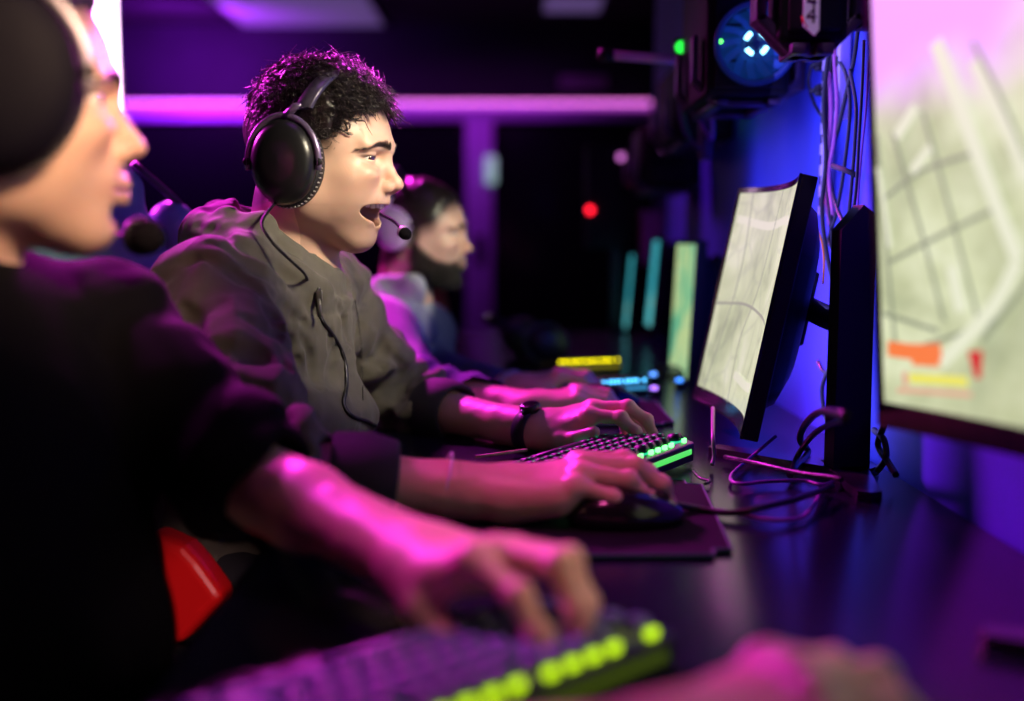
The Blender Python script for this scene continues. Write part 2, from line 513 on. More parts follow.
def hair_strands(n, lenf, curl, seed=1, rad=.0011, region=None, npt=16, lie=0.0, curlr=.005):
    """curly strands rooted on the skull; lenf(p)-> length (n,)"""
    rg = np.random.default_rng(seed); P_ = []; R_ = []
    k = 0
    while k < n:
        u = rg.normal(size=3); u /= np.linalg.norm(u)
        p = np.array((0, 0, .04)) + u * cran_radius(u[None])[0]
        if p[2] < hairline(p[0], abs(p[1])) + .004: continue
        if region is not None and not region(p): continue
        k += 1
        L = float(lenf(p)) * rg.uniform(.7, 1.2)
        if L <= 0: continue
        nrm = (p - np.array((.0, 0, .035))); nrm /= np.linalg.norm(nrm)
        a = np.cross(nrm, rg.normal(size=3)); a /= np.linalg.norm(a); b = np.cross(nrm, a)
        tl = rg.normal(size=3) * .5 + np.array((.25, 0, 0)); tl -= nrm * (tl @ nrm)
        ph = rg.random() * 6.28; tw = rg.uniform(1.2, 2.4) * rg.choice([-1, 1]); cr = curlr * curl * rg.uniform(.5, 1.2)
        s = np.linspace(0, 1, npt)
        path = p + nrm * (L * s * (1 - .35 * s))[:, None] * (1 - lie) + tl * (L * (s ** 1.5) * (.6 + lie))[:, None]
        path = path + (a * np.cos(ph + tw * 6.28 * s)[:, None] + b * np.sin(ph + tw * 6.28 * s)[:, None]) * (cr * np.minimum(s * 3, 1))[:, None]
        P_.append(path); R_.append(rad * (1 - .75 * s ** 2) * rg.uniform(.8, 1.3))
    return tubes_np(P_, R_, 4)

def hair_cap(thick, h=.0022, seed=5, freq=60, amp=.003):
    """solid hair volume on the skull; thick(p)-> thickness"""
    f = Field((-.13, -.11, -.10), (.15, .11, .19), h)
    X = f.ax[0][:, None, None]; Y = f.ax[1][None, :, None]; Z = f.ax[2][None, None, :]
    f.op(ell((.004, 0, .042), (.0905, .0765, .0805)), .001)
    f.op(ell((.036, 0, .022), (.0645, .0665, .0665)), .03)
    f.disp(lambda p: thick(p) * smooth_step(-.004, .022, p[:, 2] - hairline(p[:, 0], np.abs(p[:, 1]))) + amp * np.clip(thick(p) / .01, .2, 1.5) * (vnoise(p * freq, seed) + .6 * vnoise(p * freq * 2.1, seed + 1)), .04)
    f.clip(lambda X, Y, Z: (hairline(X, np.abs(Y)) - Z) * .8 + 0 * X)
    return f.mesh()

def teeth_part():
    m = MB()
    widths = [.0084, .0066, .0074, .0066, .0064, .009]
    for s in (1, -1):
        a = 0
        for i, w in enumerate(widths):
            a0 = a + w / 2 + .0001; a += w + .0002
            th = a0 / .0265
            x = .0645 + .0270 * cos(th * 1.0); y = s * .0265 * sin(th)
            hh = [.0098, .0088, .0098, .0086, .0080, .0075][i]
            m.box((x + .0015, y * 1.06, -.0455 - hh / 2 + .001), (.0040, w * .97, hh * 1.22), bev=.0014, rz=s * th)
    return m

def eye_part(parent, s, look=(.9, 0, -.25)):
    m = MB(); c = Vector((.0815, s * .0345, .0085)); d = Vector(look).normalized()
    M = Matrix.Translation(c) @ d.to_track_quat('Z', 'Y').to_matrix().to_4x4()
    R = .0121; prof = []
    for i in range(17):
        a = pi * i / 16; prof.append((max(R * sin(a), 0), -R * cos(a)))
    m.lathe(prof, M=M, n=20)
    o = m.build('eyeball', mat('eye white', (.75, .70, .66, 1), .25, coat=.5), parent)
    q = MB(); q.lathe([(0, .01235), (.003, .0121), (.0068, .0106), (.0068, .0098)], M=M, n=20)
    q.build('iris', mat('iris dark', (.035, .018, .01, 1), .15, coat=1), o)
    return o
# ------------------------------------------------------------------ hands and arms
def hand_prims(f, wrist, fwd, up, side, curls, thumb, sc=1.0, splay=(.10, .02, -.05, -.13), tipcb=None):
    """adds a hand to field f. fwd: wrist->knuckles, up: back of the hand, side: towards the thumb.
    curls: per finger (index..little) three bend angles; thumb: three world-independent local points"""
    w = np.array(wrist, float); x = np.array(fwd, float); x /= np.linalg.norm(x)
    z = np.array(up, float); z -= x * (z @ x); z /= np.linalg.norm(z)
    y = np.cross(z, x); y = y if y @ np.array(side, float) > 0 else -y
    L = lambda a, b, c: w + sc * (x * a + y * b + z * c)
    kn = [(.090, .026, .004), (.093, .006, .006), (.088, -.013, .004), (.080, -.030, 0)]
    ln = [(.044, .027, .021), (.049, .031, .022), (.045, .029, .022), (.036, .022, .019)]
    rd = [.0092, .0094, .0088, .0076]
    info = {'nails': [], 'tips': []}
    # palm
    f.op(econe(L(-.01, 0, 0), L(.02, .0, 0), .027 * sc, .029 * sc, z, .72), .012)
    for i, (a, b, c) in enumerate(kn):
        f.op(cone(L(.012, b * .45, -.001), L(a - .006, b, c - .006), .0135 * sc, .0112 * sc), .016)
        f.op(cone(L(.02, b * .5, -.012), L(a - .02, b, c - .014), .011 * sc, .010 * sc), .016)
    f.op(cone(L(.018, .016, -.008), L(.055, .026, -.012), .017 * sc, .013 * sc), .016)    # thumb mound
    f.op(cone(L(.012, -.016, -.008), L(.060, -.026, -.010), .014 * sc, .011 * sc), .016)
    fields = []
    for i in range(4):
        p = L(*kn[i]); yaw = splay[i]; pit = 0
        d0 = x * cos(yaw) + y * sin(yaw)
        r = rd[i] * sc
        f.op(sph(p - z * .002 * sc, r * 1.18), .008)
        q = p
        for j in range(3):
            pit += curls[i][j]
            d = d0 * cos(pit) - z * sin(pit)
            q2 = q + d * ln[i][j] * sc
            ra = r * (1.08, .98, .88)[j]; rb = r * (.95, .86, .74)[j]
            f.op(cone(q, q2, ra, rb), .005 if j else .007)
            if j < 2: f.op(sph(q2 + (z * cos(pit) + d0 * sin(pit)) * .0012 * sc, r * (1.0, .92)[j]), .004)
            q = q2
        n = z * cos(pit) + d0 * sin(pit)
        info['nails'].append((q + n * (r * .60) - d * .003 * sc, d, n, r * .62)); info['tips'].append(q)
    tp = [L(*t) for t in thumb]
    f.op(cone(tp[0], tp[1], .0145 * sc, .0118 * sc), .014)
    f.op(cone(tp[1], tp[2], .0112 * sc, .0105 * sc), .006)
    f.op(cone(tp[2], tp[3], .0108 * sc, .0085 * sc), .005)
    d = tp[3] - tp[2]; d /= np.linalg.norm(d); n = z - d * (z @ d); n = n + y * .6; n -= d * (n @ d); n /= np.linalg.norm(n)
    info['nails'].append((tp[3] + n * (.0060 * sc) - d * .002 * sc, d, n, .0066 * sc))
    return info

def arm_mesh(elbow, wrist, hand, h=.0017, r0=.043, r1=.027, flat=.78, pad=.03):
    """forearm and hand as one surface. hand: dict for hand_prims"""
    e = np.array(elbow, float); w = np.array(wrist, float)
    lo = np.minimum(e, w) - .06; hi = np.maximum(e, w) + .06
    fw = np.array(hand['fwd'], float); fw /= np.linalg.norm(fw)
    tip = w + fw * .19 * hand.get('sc', 1)
    lo = np.minimum(lo, tip - .085); hi = np.maximum(hi, tip + .085)
    f = Field(lo, hi, h)
    m = e + (w - e) * .33
    z = np.array(hand['up'], float)
    f.op(cone(e, m, r0, r0 * .99), .01)
    f.op(econe(m, w, r0 * .99, r1 * 1.03, z, .90), .012)
    f.op(econe(e + (w - e) * .8, w + fw * .012, r1 * 1.05, r1, z, flat), .012)
    info = hand_prims(f, w, hand['fwd'], hand['up'], hand['side'], hand['curls'], hand['thumb'], hand.get('sc', 1), hand.get('splay', (.10, .02, -.05, -.13)))
    # tendons and creases
    f.disp(lambda p: .0003 * vnoise(p * 120, 3) + .0005 * vnoise(p * 45, 4), .01)
    V, Q = f.mesh()
    return (V, Q), info

def nails_mesh(infos):
    m = MB()
    for info in infos:
        for c, d, n, r in info['nails']:
            s = np.cross(n, d); M = Matrix(((d[0], s[0], n[0], c[0]), (d[1], s[1], n[1], c[1]), (d[2], s[2], n[2], c[2]), (0, 0, 0, 1)))
            vs = []; fs = []
            for i in range(5):
                for j in range(5):
                    u = (i / 4 - .5) * 2; v = (j / 4 - .5) * 2
                    k = sqrt(1 - .35 * max(abs(u), 0) ** 3)
                    vs.append((u * r * 1.05, v * r * .85 * k, r * .42 - r * .42 * v * v - .15 * r * u * u))
            for i in range(4):
                for j in range(4): fs.append((i * 5 + j, i * 5 + j + 1, i * 5 + j + 6, i * 5 + j + 5))
            m.add(vs, fs, True, M)
    return m
# ------------------------------------------------------------------ room
def PW(px, py, x=.45):
    """point of the photograph on the vertical plane at this x"""
    y = x * FPX / (px - 512)
    for _ in range(3):
        q = P(px, py, y); y *= x / q.x
    return P(px, py, y)

M_black = mat('black plastic', (.008, .008, .009, 1), .48, spec=.3, bump=(400, .15, .0003))
M_gloss = mat('black gloss plastic', (.008, .008, .010, 1), .16)
M_metal = mat('dark metal', (.05, .05, .055, 1), .32, metal=.9)
M_steel = mat('steel', (.55, .55, .58, 1), .28, metal=1)
M_rubber = mat('rubber', (.012, .012, .013, 1), .7)
M_wall = mat('dark wall paint', (.008, .007, .022, 1), .8, noise=(3, (.012, .009, .03, 1), .4, .7), bump=(60, .2, .002))
M_bluewall = mat('pale blue wall paint', (.045, .075, .60, 1), .62, noise=(6, (.036, .06, .50, 1), .4, .65), bump=(80, .15, .001))
M_floor = mat('dark floor', (.018, .016, .024, 1), .45, noise=(5, (.03, .027, .04, 1), .4, .7))
M_ceil = mat('dark ceiling', (.006, .005, .014, 1), .9, noise=(8, (.009, .007, .02, 1), .4, .7))
M_frame = mat('painted door frame', (.42, .30, .75, 1), .5)
M_glassdark = mat('dark door glass', (.006, .006, .010, 1), .12)

def struct(name, o): return tag(o, kind='structure')
WX = .47      # the blue wall behind the screens
def build_room():
    m = MB(); m.box((-.6, 4.0, -.05), (5.6, 10.6, .1)); struct('floor', m.build('floor', M_floor))
    m = MB(); m.box((-.6, 4.0, 2.73), (5.6, 10.6, .1)); struct('ceiling', m.build('ceiling', M_ceil))
    m = MB(); m.box((WX + .05, 1.15, 1.35), (.10, 5.1, 2.7)); struct('wall_right', m.build('wall_right', M_bluewall))
    m = MB(); m.box((1.9, 6.2, 1.35), (.1, 5.2, 2.7)); m.box((1.2, 3.65, 1.35), (1.4, .1, 2.7)); struct('w', m.build('wall_right_far', M_wall))
    m = MB(); m.box((-2.55, 2.9, 1.35), (.1, 7.4, 2.7)); m.box((-2.8, 6.55, 1.35), (.5, .1, 2.7)); m.box((-3.05, 7.6, 1.35), (.1, 2.0, 2.7)); struct('w', m.build('wall_left', M_wall))
    m = MB(); m.box((-.6, 8.65, 1.35), (5.2, .1, 2.7)); struct('w', m.build('wall_back', M_wall))
    m = MB(); m.box((-.6, -1.2, 1.35), (5.2, .1, 2.7)); struct('w', m.build('wall_camera_side', M_wall))
    # glazed partition in front of the back wall: beam with a strip of diodes, post, dark leaves
    yb = 8.45
    z = lambda py: P(512, py, yb).z
    x = lambda px: P(px, 200, yb).x
    m = MB(); m.box(((x(124) + x(652)) / 2, yb, z(113)), (x(652) - x(124), .10, .12), bev=.006)
    b = m.build('trim_beam', M_frame); struct('t', b)
    m = MB(); m.box(((x(466) + x(493)) / 2, yb, z(120) / 2), (x(493) - x(466), .10, z(120)), bev=.006)
    struct('t', m.build('trim_post', M_frame))
    for i, (a, c) in enumerate(((x(124), x(466)), (x(493), x(652)))):
        m = MB(); m.box(((a + c) / 2, yb + .02, z(120) / 2), (c - a - .01, .03, z(120) - .02))
        for k in (a + .03, c - .03): m.box((k, yb, z(120) / 2), (.05, .06, z(120) - .03), bev=.004)
        d = m.build('door_%d' % (i + 1), M_glassdark); struct('d', d)
        if i == 1:
            m = MB(); hx = x(497); m.tube([(hx, yb - .03, z(262)), (hx, yb - .07, z(260)), (hx, yb - .07, z(240)), (hx, yb - .03, z(238))], .01)
            m.build('door_handle', M_metal, d)
    m = MB(); m.box((x(480), yb - .055, z(250)), (.07, .012, .22), bev=.004)
    m.tube([(x(480), yb - .06, z(250)), (x(480), yb - .09, z(250))], .014); 
    m.build('lock_plate', M_metal, b)
    # diode strip along the beam
    r = empty('led_strip', ((x(124) + x(652)) / 2, yb - .03, z(104)), 0, 'long magenta diode strip running along the top of the door beam at the back', 'light strip')
    L = x(652) - x(130)
    m = MB(); m.box((0, 0, 0), (L, .03, .018)); m.build('channel', mat('strip channel', (.4, .3, .45, 1), .4), r)
    m = MB()
    n = 96
    for i in range(n): m.box((-L / 2 + L * (i + .5) / n, -.018, .004), (L / n * .62, .012, .024), bev=.003)
    m.build('diodes', mat('magenta diodes', (1, .2, 1, 1), .4, emit=(1, .22, .85, 1), es=2.4), r); r.children[-1]['kind'] = 'stuff'
    m = MB(); m.box((0, -.02, -.03), (L, .02, .02), bev=.003); m.build('diffuser', mat('violet diffuser', (.6, .2, .9, 1), .4, emit=(.62, .07, .75, 1), es=.8), r)
    # small pale exit-type marker at the post
    m = MB(); m.box((0, 0, 0), (.075, .03, .20), bev=.006)
    o = m.build('door_marker', mat('pale green marker', (.5, .8, .7, 1), .5, emit=(.45, .85, .7, 1), es=.45), None, P(491, 170, yb - .07)); tag(o, 'small pale green glowing marker high on the purple door post', 'sign')
    # tube lamp at the left
    t = empty('tube_lamp', P(103, 112, 6.45), 0, 'blazing vertical white pink tube lamp at the left wall end, behind the nearest face', 'lamp')
    m = MB(); m.box((0, 0, .45), (.170, .05, .93), bev=.015); m.build('diffuser', mat('tube light', (1, .8, 1, 1), .4, emit=(1, .62, 1, 1), es=9), t)
    m = MB(); m.box((0, .035, .45), (.17, .03, .95), bev=.005); m.build('housing', M_metal, t)
    for zz in (-.01, .91):
        m = MB(); m.box((0, 0, zz), (.165, .06, .03), bev=.006); m.build('end_cap', M_metal, t)
    # ceiling panels
    zc = 2.68
    def cpt(px, py): return PD(px, py, zc - .006)
    for (pts, nm) in ((((205, -8), (245, 29), (386, 29), (366, -8)), 'large dim violet ceiling panel above the laughing man'), (((540, -6), (545, 12), (604, 12), (603, -6)), 'small dim violet ceiling panel near the wire racks')):
        q = [cpt(*p) for p in pts]; c = sum(q, Vector()) / 4
        r = empty('ceiling_panel', c, 0, nm, 'ceiling panel')
        w = (q[2] - q[1]).length; d = abs(q[0].y - q[1].y)
        m = MB(); m.box((0, 0, 0), (w, d, .012), bev=.003); m.build('diffuser', mat('unlit ceiling diffuser', (.45, .38, .6, 1), .6, emit=(.20, .13, .38, 1), es=.35), r)  # unlit panel; its dim violet light is put in as emission
        m = MB()
        for s in (1, -1): m.box((0, s * d / 2, 0), (w + .04, .03, .02)); m.box((s * w / 2, 0, 0), (.03, d, .02))
        m.build('frame', M_metal, r)
    # dim plate high on the back wall
    c = P(583, 82, 8.58); m = MB(); m.box((0, 0, 0), (.36, .04, .10), bev=.008)
    for k in range(5): m.box((0, -.021, -.035 + k * .0175), (.32, .01, .006))
    o = m.build('air_vent', mat('violet grey vent', (.20, .12, .28, 1), .5), None, c); tag(o, 'small flat purple vent high on the back wall above the door beam', 'vent')

# ------------------------------------------------------------------ desk
def build_desk():
    t = empty('gaming_desk', (.1, 1.2, 0), 0, 'long black glossy desk running under all the screens and keyboards', 'desk')
    m = MB(); x0, x1 = -.228, WX - .002
    m.box(((x0 + x1) / 2, 1.24, DESK - .014), (x1 - x0, 4.64, .028), bev=.006)
    mt = mat('desk laminate', (.006, .006, .016, 1), .22, bump=(25, .06, .002), spec=.32)
    m.build('desktop', mt, t)
    for y in (-.5, .80, 2.27, 3.5):
        m = MB(); m.box((.19, y - .45, .355), (.5, .04, .71), bev=.004); o = m.build('leg', M_metal, t); o.location.x = -.0
    m = MB(); m.box((WX - .12, 1.0, .60), (.02, 4.0, .20), bev=.003); m.build('modesty_panel', M_black, t)
    for c in t.children: c.location = -t.location
    # mouse mats
    def pad(pts, name, lab, th=.004, col=(.006, .005, .009, 1)):
        c = Vector(pts[0]); c = sum((Vector(p) for p in pts), Vector()) / len(pts)
        o_ = empty('mouse_mat', (c.x, c.y, DESK), 0, lab, 'mouse mat')
        bm = bmesh.new(); vs = [bm.verts.new((p[0] - c.x, p[1] - c.y, .0005)) for p in pts]; f = bm.faces.new(vs)
        bmesh.ops.bevel(bm, geom=list(bm.verts), offset=.018, segments=4, affect='VERTICES')
        rim = [(v.co.x, v.co.y, th * .8) for v in bm.faces[0].verts] if False else None
        fc = list(bm.faces)[0]; loop = [v.co.copy() for v in fc.verts]
        r = bmesh.ops.extrude_face_region(bm, geom=[fc]); bmesh.ops.translate(bm, vec=(0, 0, th), verts=[v for v in r['geom'] if isinstance(v, bmesh.types.BMVert)])
        bmesh.ops.recalc_face_normals(bm, faces=bm.faces)
        me = bpy.data.meshes.new('cloth'); bm.to_mesh(me); bm.free()
        link('cloth', me, mat('mat cloth', col, .9, bump=(900, .3, .0004), spec=.12), o_, smooth=False)
        m = MB(); m.tube([(p.x, p.y, th + .0002) for p in loop], .0014, 6, closed=True); m.build('stitched_edge', mat('green stitching', (.0, .10, .06, 1), .6), o_)
        return o_
    a = lambda px, py: PD(px, py)
    pad([a(430, 468), a(700, 485), a(735, 560), a(300, 562)], 'm', 'wide black mouse mat under the hands of the laughing man')
    def rect(cx, cy, w, l, rz):
        c, s = cos(rz), sin(rz)
        return [(cx + c * x - s * y, cy + s * x + c * y, DESK) for x, y in ((-w, -l), (w, -l), (w, l), (-w, l))]
    pad(rect(.20, .47, .13, .12, -.1), 'm', 'black mouse mat at the bottom edge under the nearest mouse hand')
    pad(rect(.13, 1.79, .12, .13, 0), 'm', 'black mouse mat under the bearded man\'s near hand')

# ------------------------------------------------------------------ keyboards
def make_keyboard(loc, rz, led, glow, label, keys=True, es=6, gs=1.5, group=None, bar=.22, cap=(.009, .008, .014, 1)):
    """local x: away from the user, y: to the user's left; origin at the middle of the base"""
    W, L = .140, .36
    t = empty('keyboard', loc, rz, label, 'keyboard', group)
    tilt = .07
    m = MB()
    prof = [(-W / 2, 0), (W / 2, 0), (W / 2, .024), (W / 2 - .008, .0265), (-W / 2 + .008, .0125), (-W / 2, .010)]
    Mx = Matrix(((1, 0, 0, 0), (0, 0, 1, 0), (0, 1, 0, 0), (0, 0, 0, 1)))
    m.prism(prof, -L / 2, L / 2, Mx)
    c = m.build('case', mat('keyboard case', (.012, .012, .02, 1), .35), t)
    bv = c.modifiers.new('bevel', 'BEVEL'); bv.width = .0022; bv.segments = 3
    m = MB(); m.box((0, 0, .0205), (W - .016, L - .016, .002), ry=-.105)
    m.build('glow_plate', mat('key glow ' + str(glow), (0, 0, 0, 1), .5, emit=glow, es=gs), t)
    # row of diodes along the back edge, under the function row
    m = MB(); m.box((W / 2 - .0005, 0, .0135), (.004, L - .02, .007), bev=.001); m.build('light_bar', mat('light bar ' + str(led), (0, 0, 0, 1), .5, emit=led, es=es * bar), t)
    pitch = .01905
    rows = [
        [('k', 1), ('g', 1), ('k', 1), ('k', 1), ('k', 1), ('k', 1), ('g', .5), ('k', 1), ('k', 1), ('k', 1), ('k', 1), ('g', .5), ('k', 1), ('k', 1), ('k', 1), ('k', 1), ('g', .25), ('k', 1), ('k', 1), ('k', 1)],
        [('k', 1)] * 13 + [('k', 2), ('g', .25), ('k', 1), ('k', 1), ('k', 1)],
        [('k', 1.5)] + [('k', 1)] * 12 + [('k', 1.5), ('g', .25), ('k', 1), ('k', 1), ('k', 1)],
        [('k', 1.75)] + [('k', 1)] * 11 + [('k', 2.25)],
        [('k', 2.25)] + [('k', 1)] * 10 + [('k', 2.75), ('g', 1.25), ('k', 1)],
        [('k', 1.25)] * 3 + [('k', 6.25)] + [('k', 1.25)] * 4 + [('g', .25), ('k', 1), ('k', 1), ('k', 1)],
    ]
    cap_m = mat('keycap' + str(cap), cap, .45, spec=.3)
    leg_m = mat('key glyph ' + str(glow), (0, 0, 0, 1), .5, emit=glow, es=gs * 1.0)
    cache = {}
    def keymesh(w):
        if w in cache: return cache[w]
        bm = bmesh.new(); a, b = .0088, w * pitch / 2 - .0007
        a2, b2 = .0064, b - .0028; h = .0085
        vs = [bm.verts.new(p) for p in ((-a, -b, 0), (a, -b, 0), (a, b, 0), (-a, b, 0), (-a2, -b2, h), (a2 - .0005, -b2, h), (a2 - .0005, b2, h), (-a2, b2, h))]
        for f in ((3, 2, 1, 0), (4, 5, 6, 7), (0, 1, 5, 4), (1, 2, 6, 5), (2, 3, 7, 6), (3, 0, 4, 7)): bm.faces.new([vs[i] for i in f])
        bmesh.ops.bevel(bm, geom=list(bm.edges), offset=.0008, segments=2, affect='EDGES')
        for f in bm.faces: f.smooth = True
        # glyph slit that lets the light through
        q = [bm.verts.new(p) for p in ((.0012, -.0017, h + .0001), (.0040, -.0017, h + .0001), (.0040, .0017, h + .0001), (.0012, .0017, h + .0001))]
        f = bm.faces.new(q); f.material_index = 1
        me = bpy.data.meshes.new('key'); bm.to_mesh(me); bm.free(); me.materials.append(cap_m); me.materials.append(leg_m)
        cache[w] = me; return me
    far = MB()
    ledm = mat('key led ' + str(led), (0, 0, 0, 1), .5, emit=led, es=es)
    for ri, row in enumerate(rows):
        x = W / 2 - .0185 - ri * pitch - (.004 if ri else 0)
        y = L / 2 - .009
        for kind, w in row:
            w_ = w * pitch * .985
            if kind == 'k':
                yc = y - w_ / 2; z = .0205 + x * .105 + .0015
                if keys:
                    o = bpy.data.objects.new('key', keymesh(w)); COL.objects.link(o); o.parent = t; o.location = (x, yc, z); o.rotation_euler = (0, -.105, 0)
                else: far.box((x, yc, z + .004), (.0165, w_ - .0022, .008), bev=.0012, ry=-.105)
                if ri == 0:
                    q = MB(); q.box((W / 2 - .0062, yc, z + .0006), (.0042, w_ * .5, .0062), bev=.0012)
                    q.build('led', ledm, t)
            y -= w_
    if not keys: far.build('keycaps', cap_m, t)
    return t

def make_mouse(loc, rz, label, glow=None, sc=1.0):
    t = empty('mouse', loc, rz, label, 'computer mouse')
    f = Field((-.07, -.04, -.005), (.07, .04, .05), .002)
    f.op(ell((-.012, 0, .010), (.052, .033, .029)), .01); f.op(ell((.022, 0, .008), (.042, .030, .020)), .02)
    f.clip(lambda X, Y, Z: -(Z - .001) + 0 * X + 0 * Y)
    V, Q = f.mesh(); npmesh('shell', [(V * sc, Q)], M_gloss, t)
    m = MB(); M_ = Matrix.Translation((.035, 0, .024)) @ Matrix.Rotation(pi / 2, 4, 'X')
    m.lathe([(0, -.004), (.009, -.004), (.0095, 0), (.009, .004), (0, .004)], M=M_, n=18); m.build('wheel', M_rubber, t)
    m = MB(); m.tube([(.0, s * .0, .0405) for s in (0,)] + [(.03, 0, .034)], .0006); m.build('button_gap', M_rubber, t)
    if glow:
        m = MB(); m.tube([(.058 * cos(a) * .95 - .003, .034 * sin(a), .010) for a in np.linspace(0, 6.1, 30)], .0030, 6); m.build('glow_ring', mat('mouse glow' + str(glow), (0, 0, 0, 1), .4, emit=glow, es=5), t)
    return t

# ------------------------------------------------------------------ monitors
def screen_material(name, kind):
    m = bpy.data.materials.new(name); m.use_nodes = True; nt = m.node_tree; b = nt.nodes['Principled BSDF']
    b.inputs['Base Color'].default_value = (.01, .01, .012, 1); b.inputs['Roughness'].default_value = .3
    N = nt.nodes.new; Lk = nt.links.new
    tc = N('ShaderNodeTexCoord'); mp = N('ShaderNodeMapping'); Lk(tc.outputs['Object'], mp.inputs[0])
    n1 = N('ShaderNodeTexNoise'); n1.inputs['Scale'].default_value = {'map': 11, 'town': 9, 'green': 9, 'strip': 5}[kind]; n1.inputs['Detail'].default_value = 6; n1.inputs['Distortion'].default_value = .8
    Lk(mp.outputs[0], n1.inputs['Vector'])
    cr = N('ShaderNodeValToRGB'); Lk(n1.outputs[0], cr.inputs[0])
    e = cr.color_ramp.elements
    pal = {'map': [(.30, (.34, .38, .24, 1)), (.46, (.56, .60, .38, 1)), (.60, (.66, .69, .46, 1)), (.75, (.78, .78, .60, 1))],
           'town': [(.28, (.32, .37, .22, 1)), (.45, (.48, .52, .31, 1)), (.60, (.62, .66, .42, 1)), (.75, (.75, .78, .58, 1))],
           'green': [(.30, (.05, .36, .26, 1)), (.45, (.20, .58, .30, 1)), (.58, (.60, .72, .32, 1)), (.75, (.30, .70, .45, 1))],
           'strip': [(.3, (.02, .25, .40, 1)), (.45, (.03, .40, .50, 1)), (.6, (.10, .60, .65, 1)), (.75, (.55, .55, .40, 1))]}[kind]
    while len(e) < len(pal): e.new(.5)
    for el, (p, c) in zip(e, pal): el.position = p; el.color = c
    out = cr.outputs[0]
    if kind in ('map',):
        v = N('ShaderNodeTexVoronoi'); v.feature = 'DISTANCE_TO_EDGE'; v.inputs['Scale'].default_value = 16; Lk(mp.outputs[0], v.inputs['Vector'])
        r = N('ShaderNodeMapRange'); r.inputs[1].default_value = .02; r.inputs[2].default_value = .07; r.inputs[3].default_value = .22; r.inputs[4].default_value = 0; Lk(v.outputs[0], r.inputs[0])
        mx = N('ShaderNodeMix'); mx.data_type = 'RGBA'; mx.inputs[7].default_value = (.30, .33, .25, 1); Lk(r.outputs[0], mx.inputs[0]); Lk(out, mx.inputs[6]); out = mx.outputs[2]
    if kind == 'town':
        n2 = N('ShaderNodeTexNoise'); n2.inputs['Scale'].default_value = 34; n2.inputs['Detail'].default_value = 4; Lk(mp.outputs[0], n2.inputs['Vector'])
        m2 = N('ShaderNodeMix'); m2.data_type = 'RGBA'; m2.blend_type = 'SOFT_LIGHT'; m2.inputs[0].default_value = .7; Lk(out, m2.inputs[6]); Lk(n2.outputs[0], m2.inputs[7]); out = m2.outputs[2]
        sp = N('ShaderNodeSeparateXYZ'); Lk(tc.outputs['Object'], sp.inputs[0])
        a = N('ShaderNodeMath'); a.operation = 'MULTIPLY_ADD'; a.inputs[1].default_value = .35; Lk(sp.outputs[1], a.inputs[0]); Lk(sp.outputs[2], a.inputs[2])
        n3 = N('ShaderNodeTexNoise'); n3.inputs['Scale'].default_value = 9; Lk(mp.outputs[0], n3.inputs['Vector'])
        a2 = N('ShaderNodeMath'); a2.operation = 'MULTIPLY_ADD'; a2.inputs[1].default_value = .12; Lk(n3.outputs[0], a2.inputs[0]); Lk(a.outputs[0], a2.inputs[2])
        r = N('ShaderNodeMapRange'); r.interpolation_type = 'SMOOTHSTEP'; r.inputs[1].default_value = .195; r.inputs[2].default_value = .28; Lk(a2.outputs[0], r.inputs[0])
        m3 = N('ShaderNodeMix'); m3.data_type = 'RGBA'; m3.inputs[7].default_value = (.82, .38, 1, 1); Lk(r.outputs[0], m3.inputs[0]); Lk(out, m3.inputs[6]); out = m3.outputs[2]  # violet glare on the glass, painted into the top of the picture
    Lk(out, b.inputs['Emission Color']); b.inputs['Emission Strength'].default_value = {'map': .95, 'town': 1.15, 'green': .85, 'strip': .8}[kind]
    return m

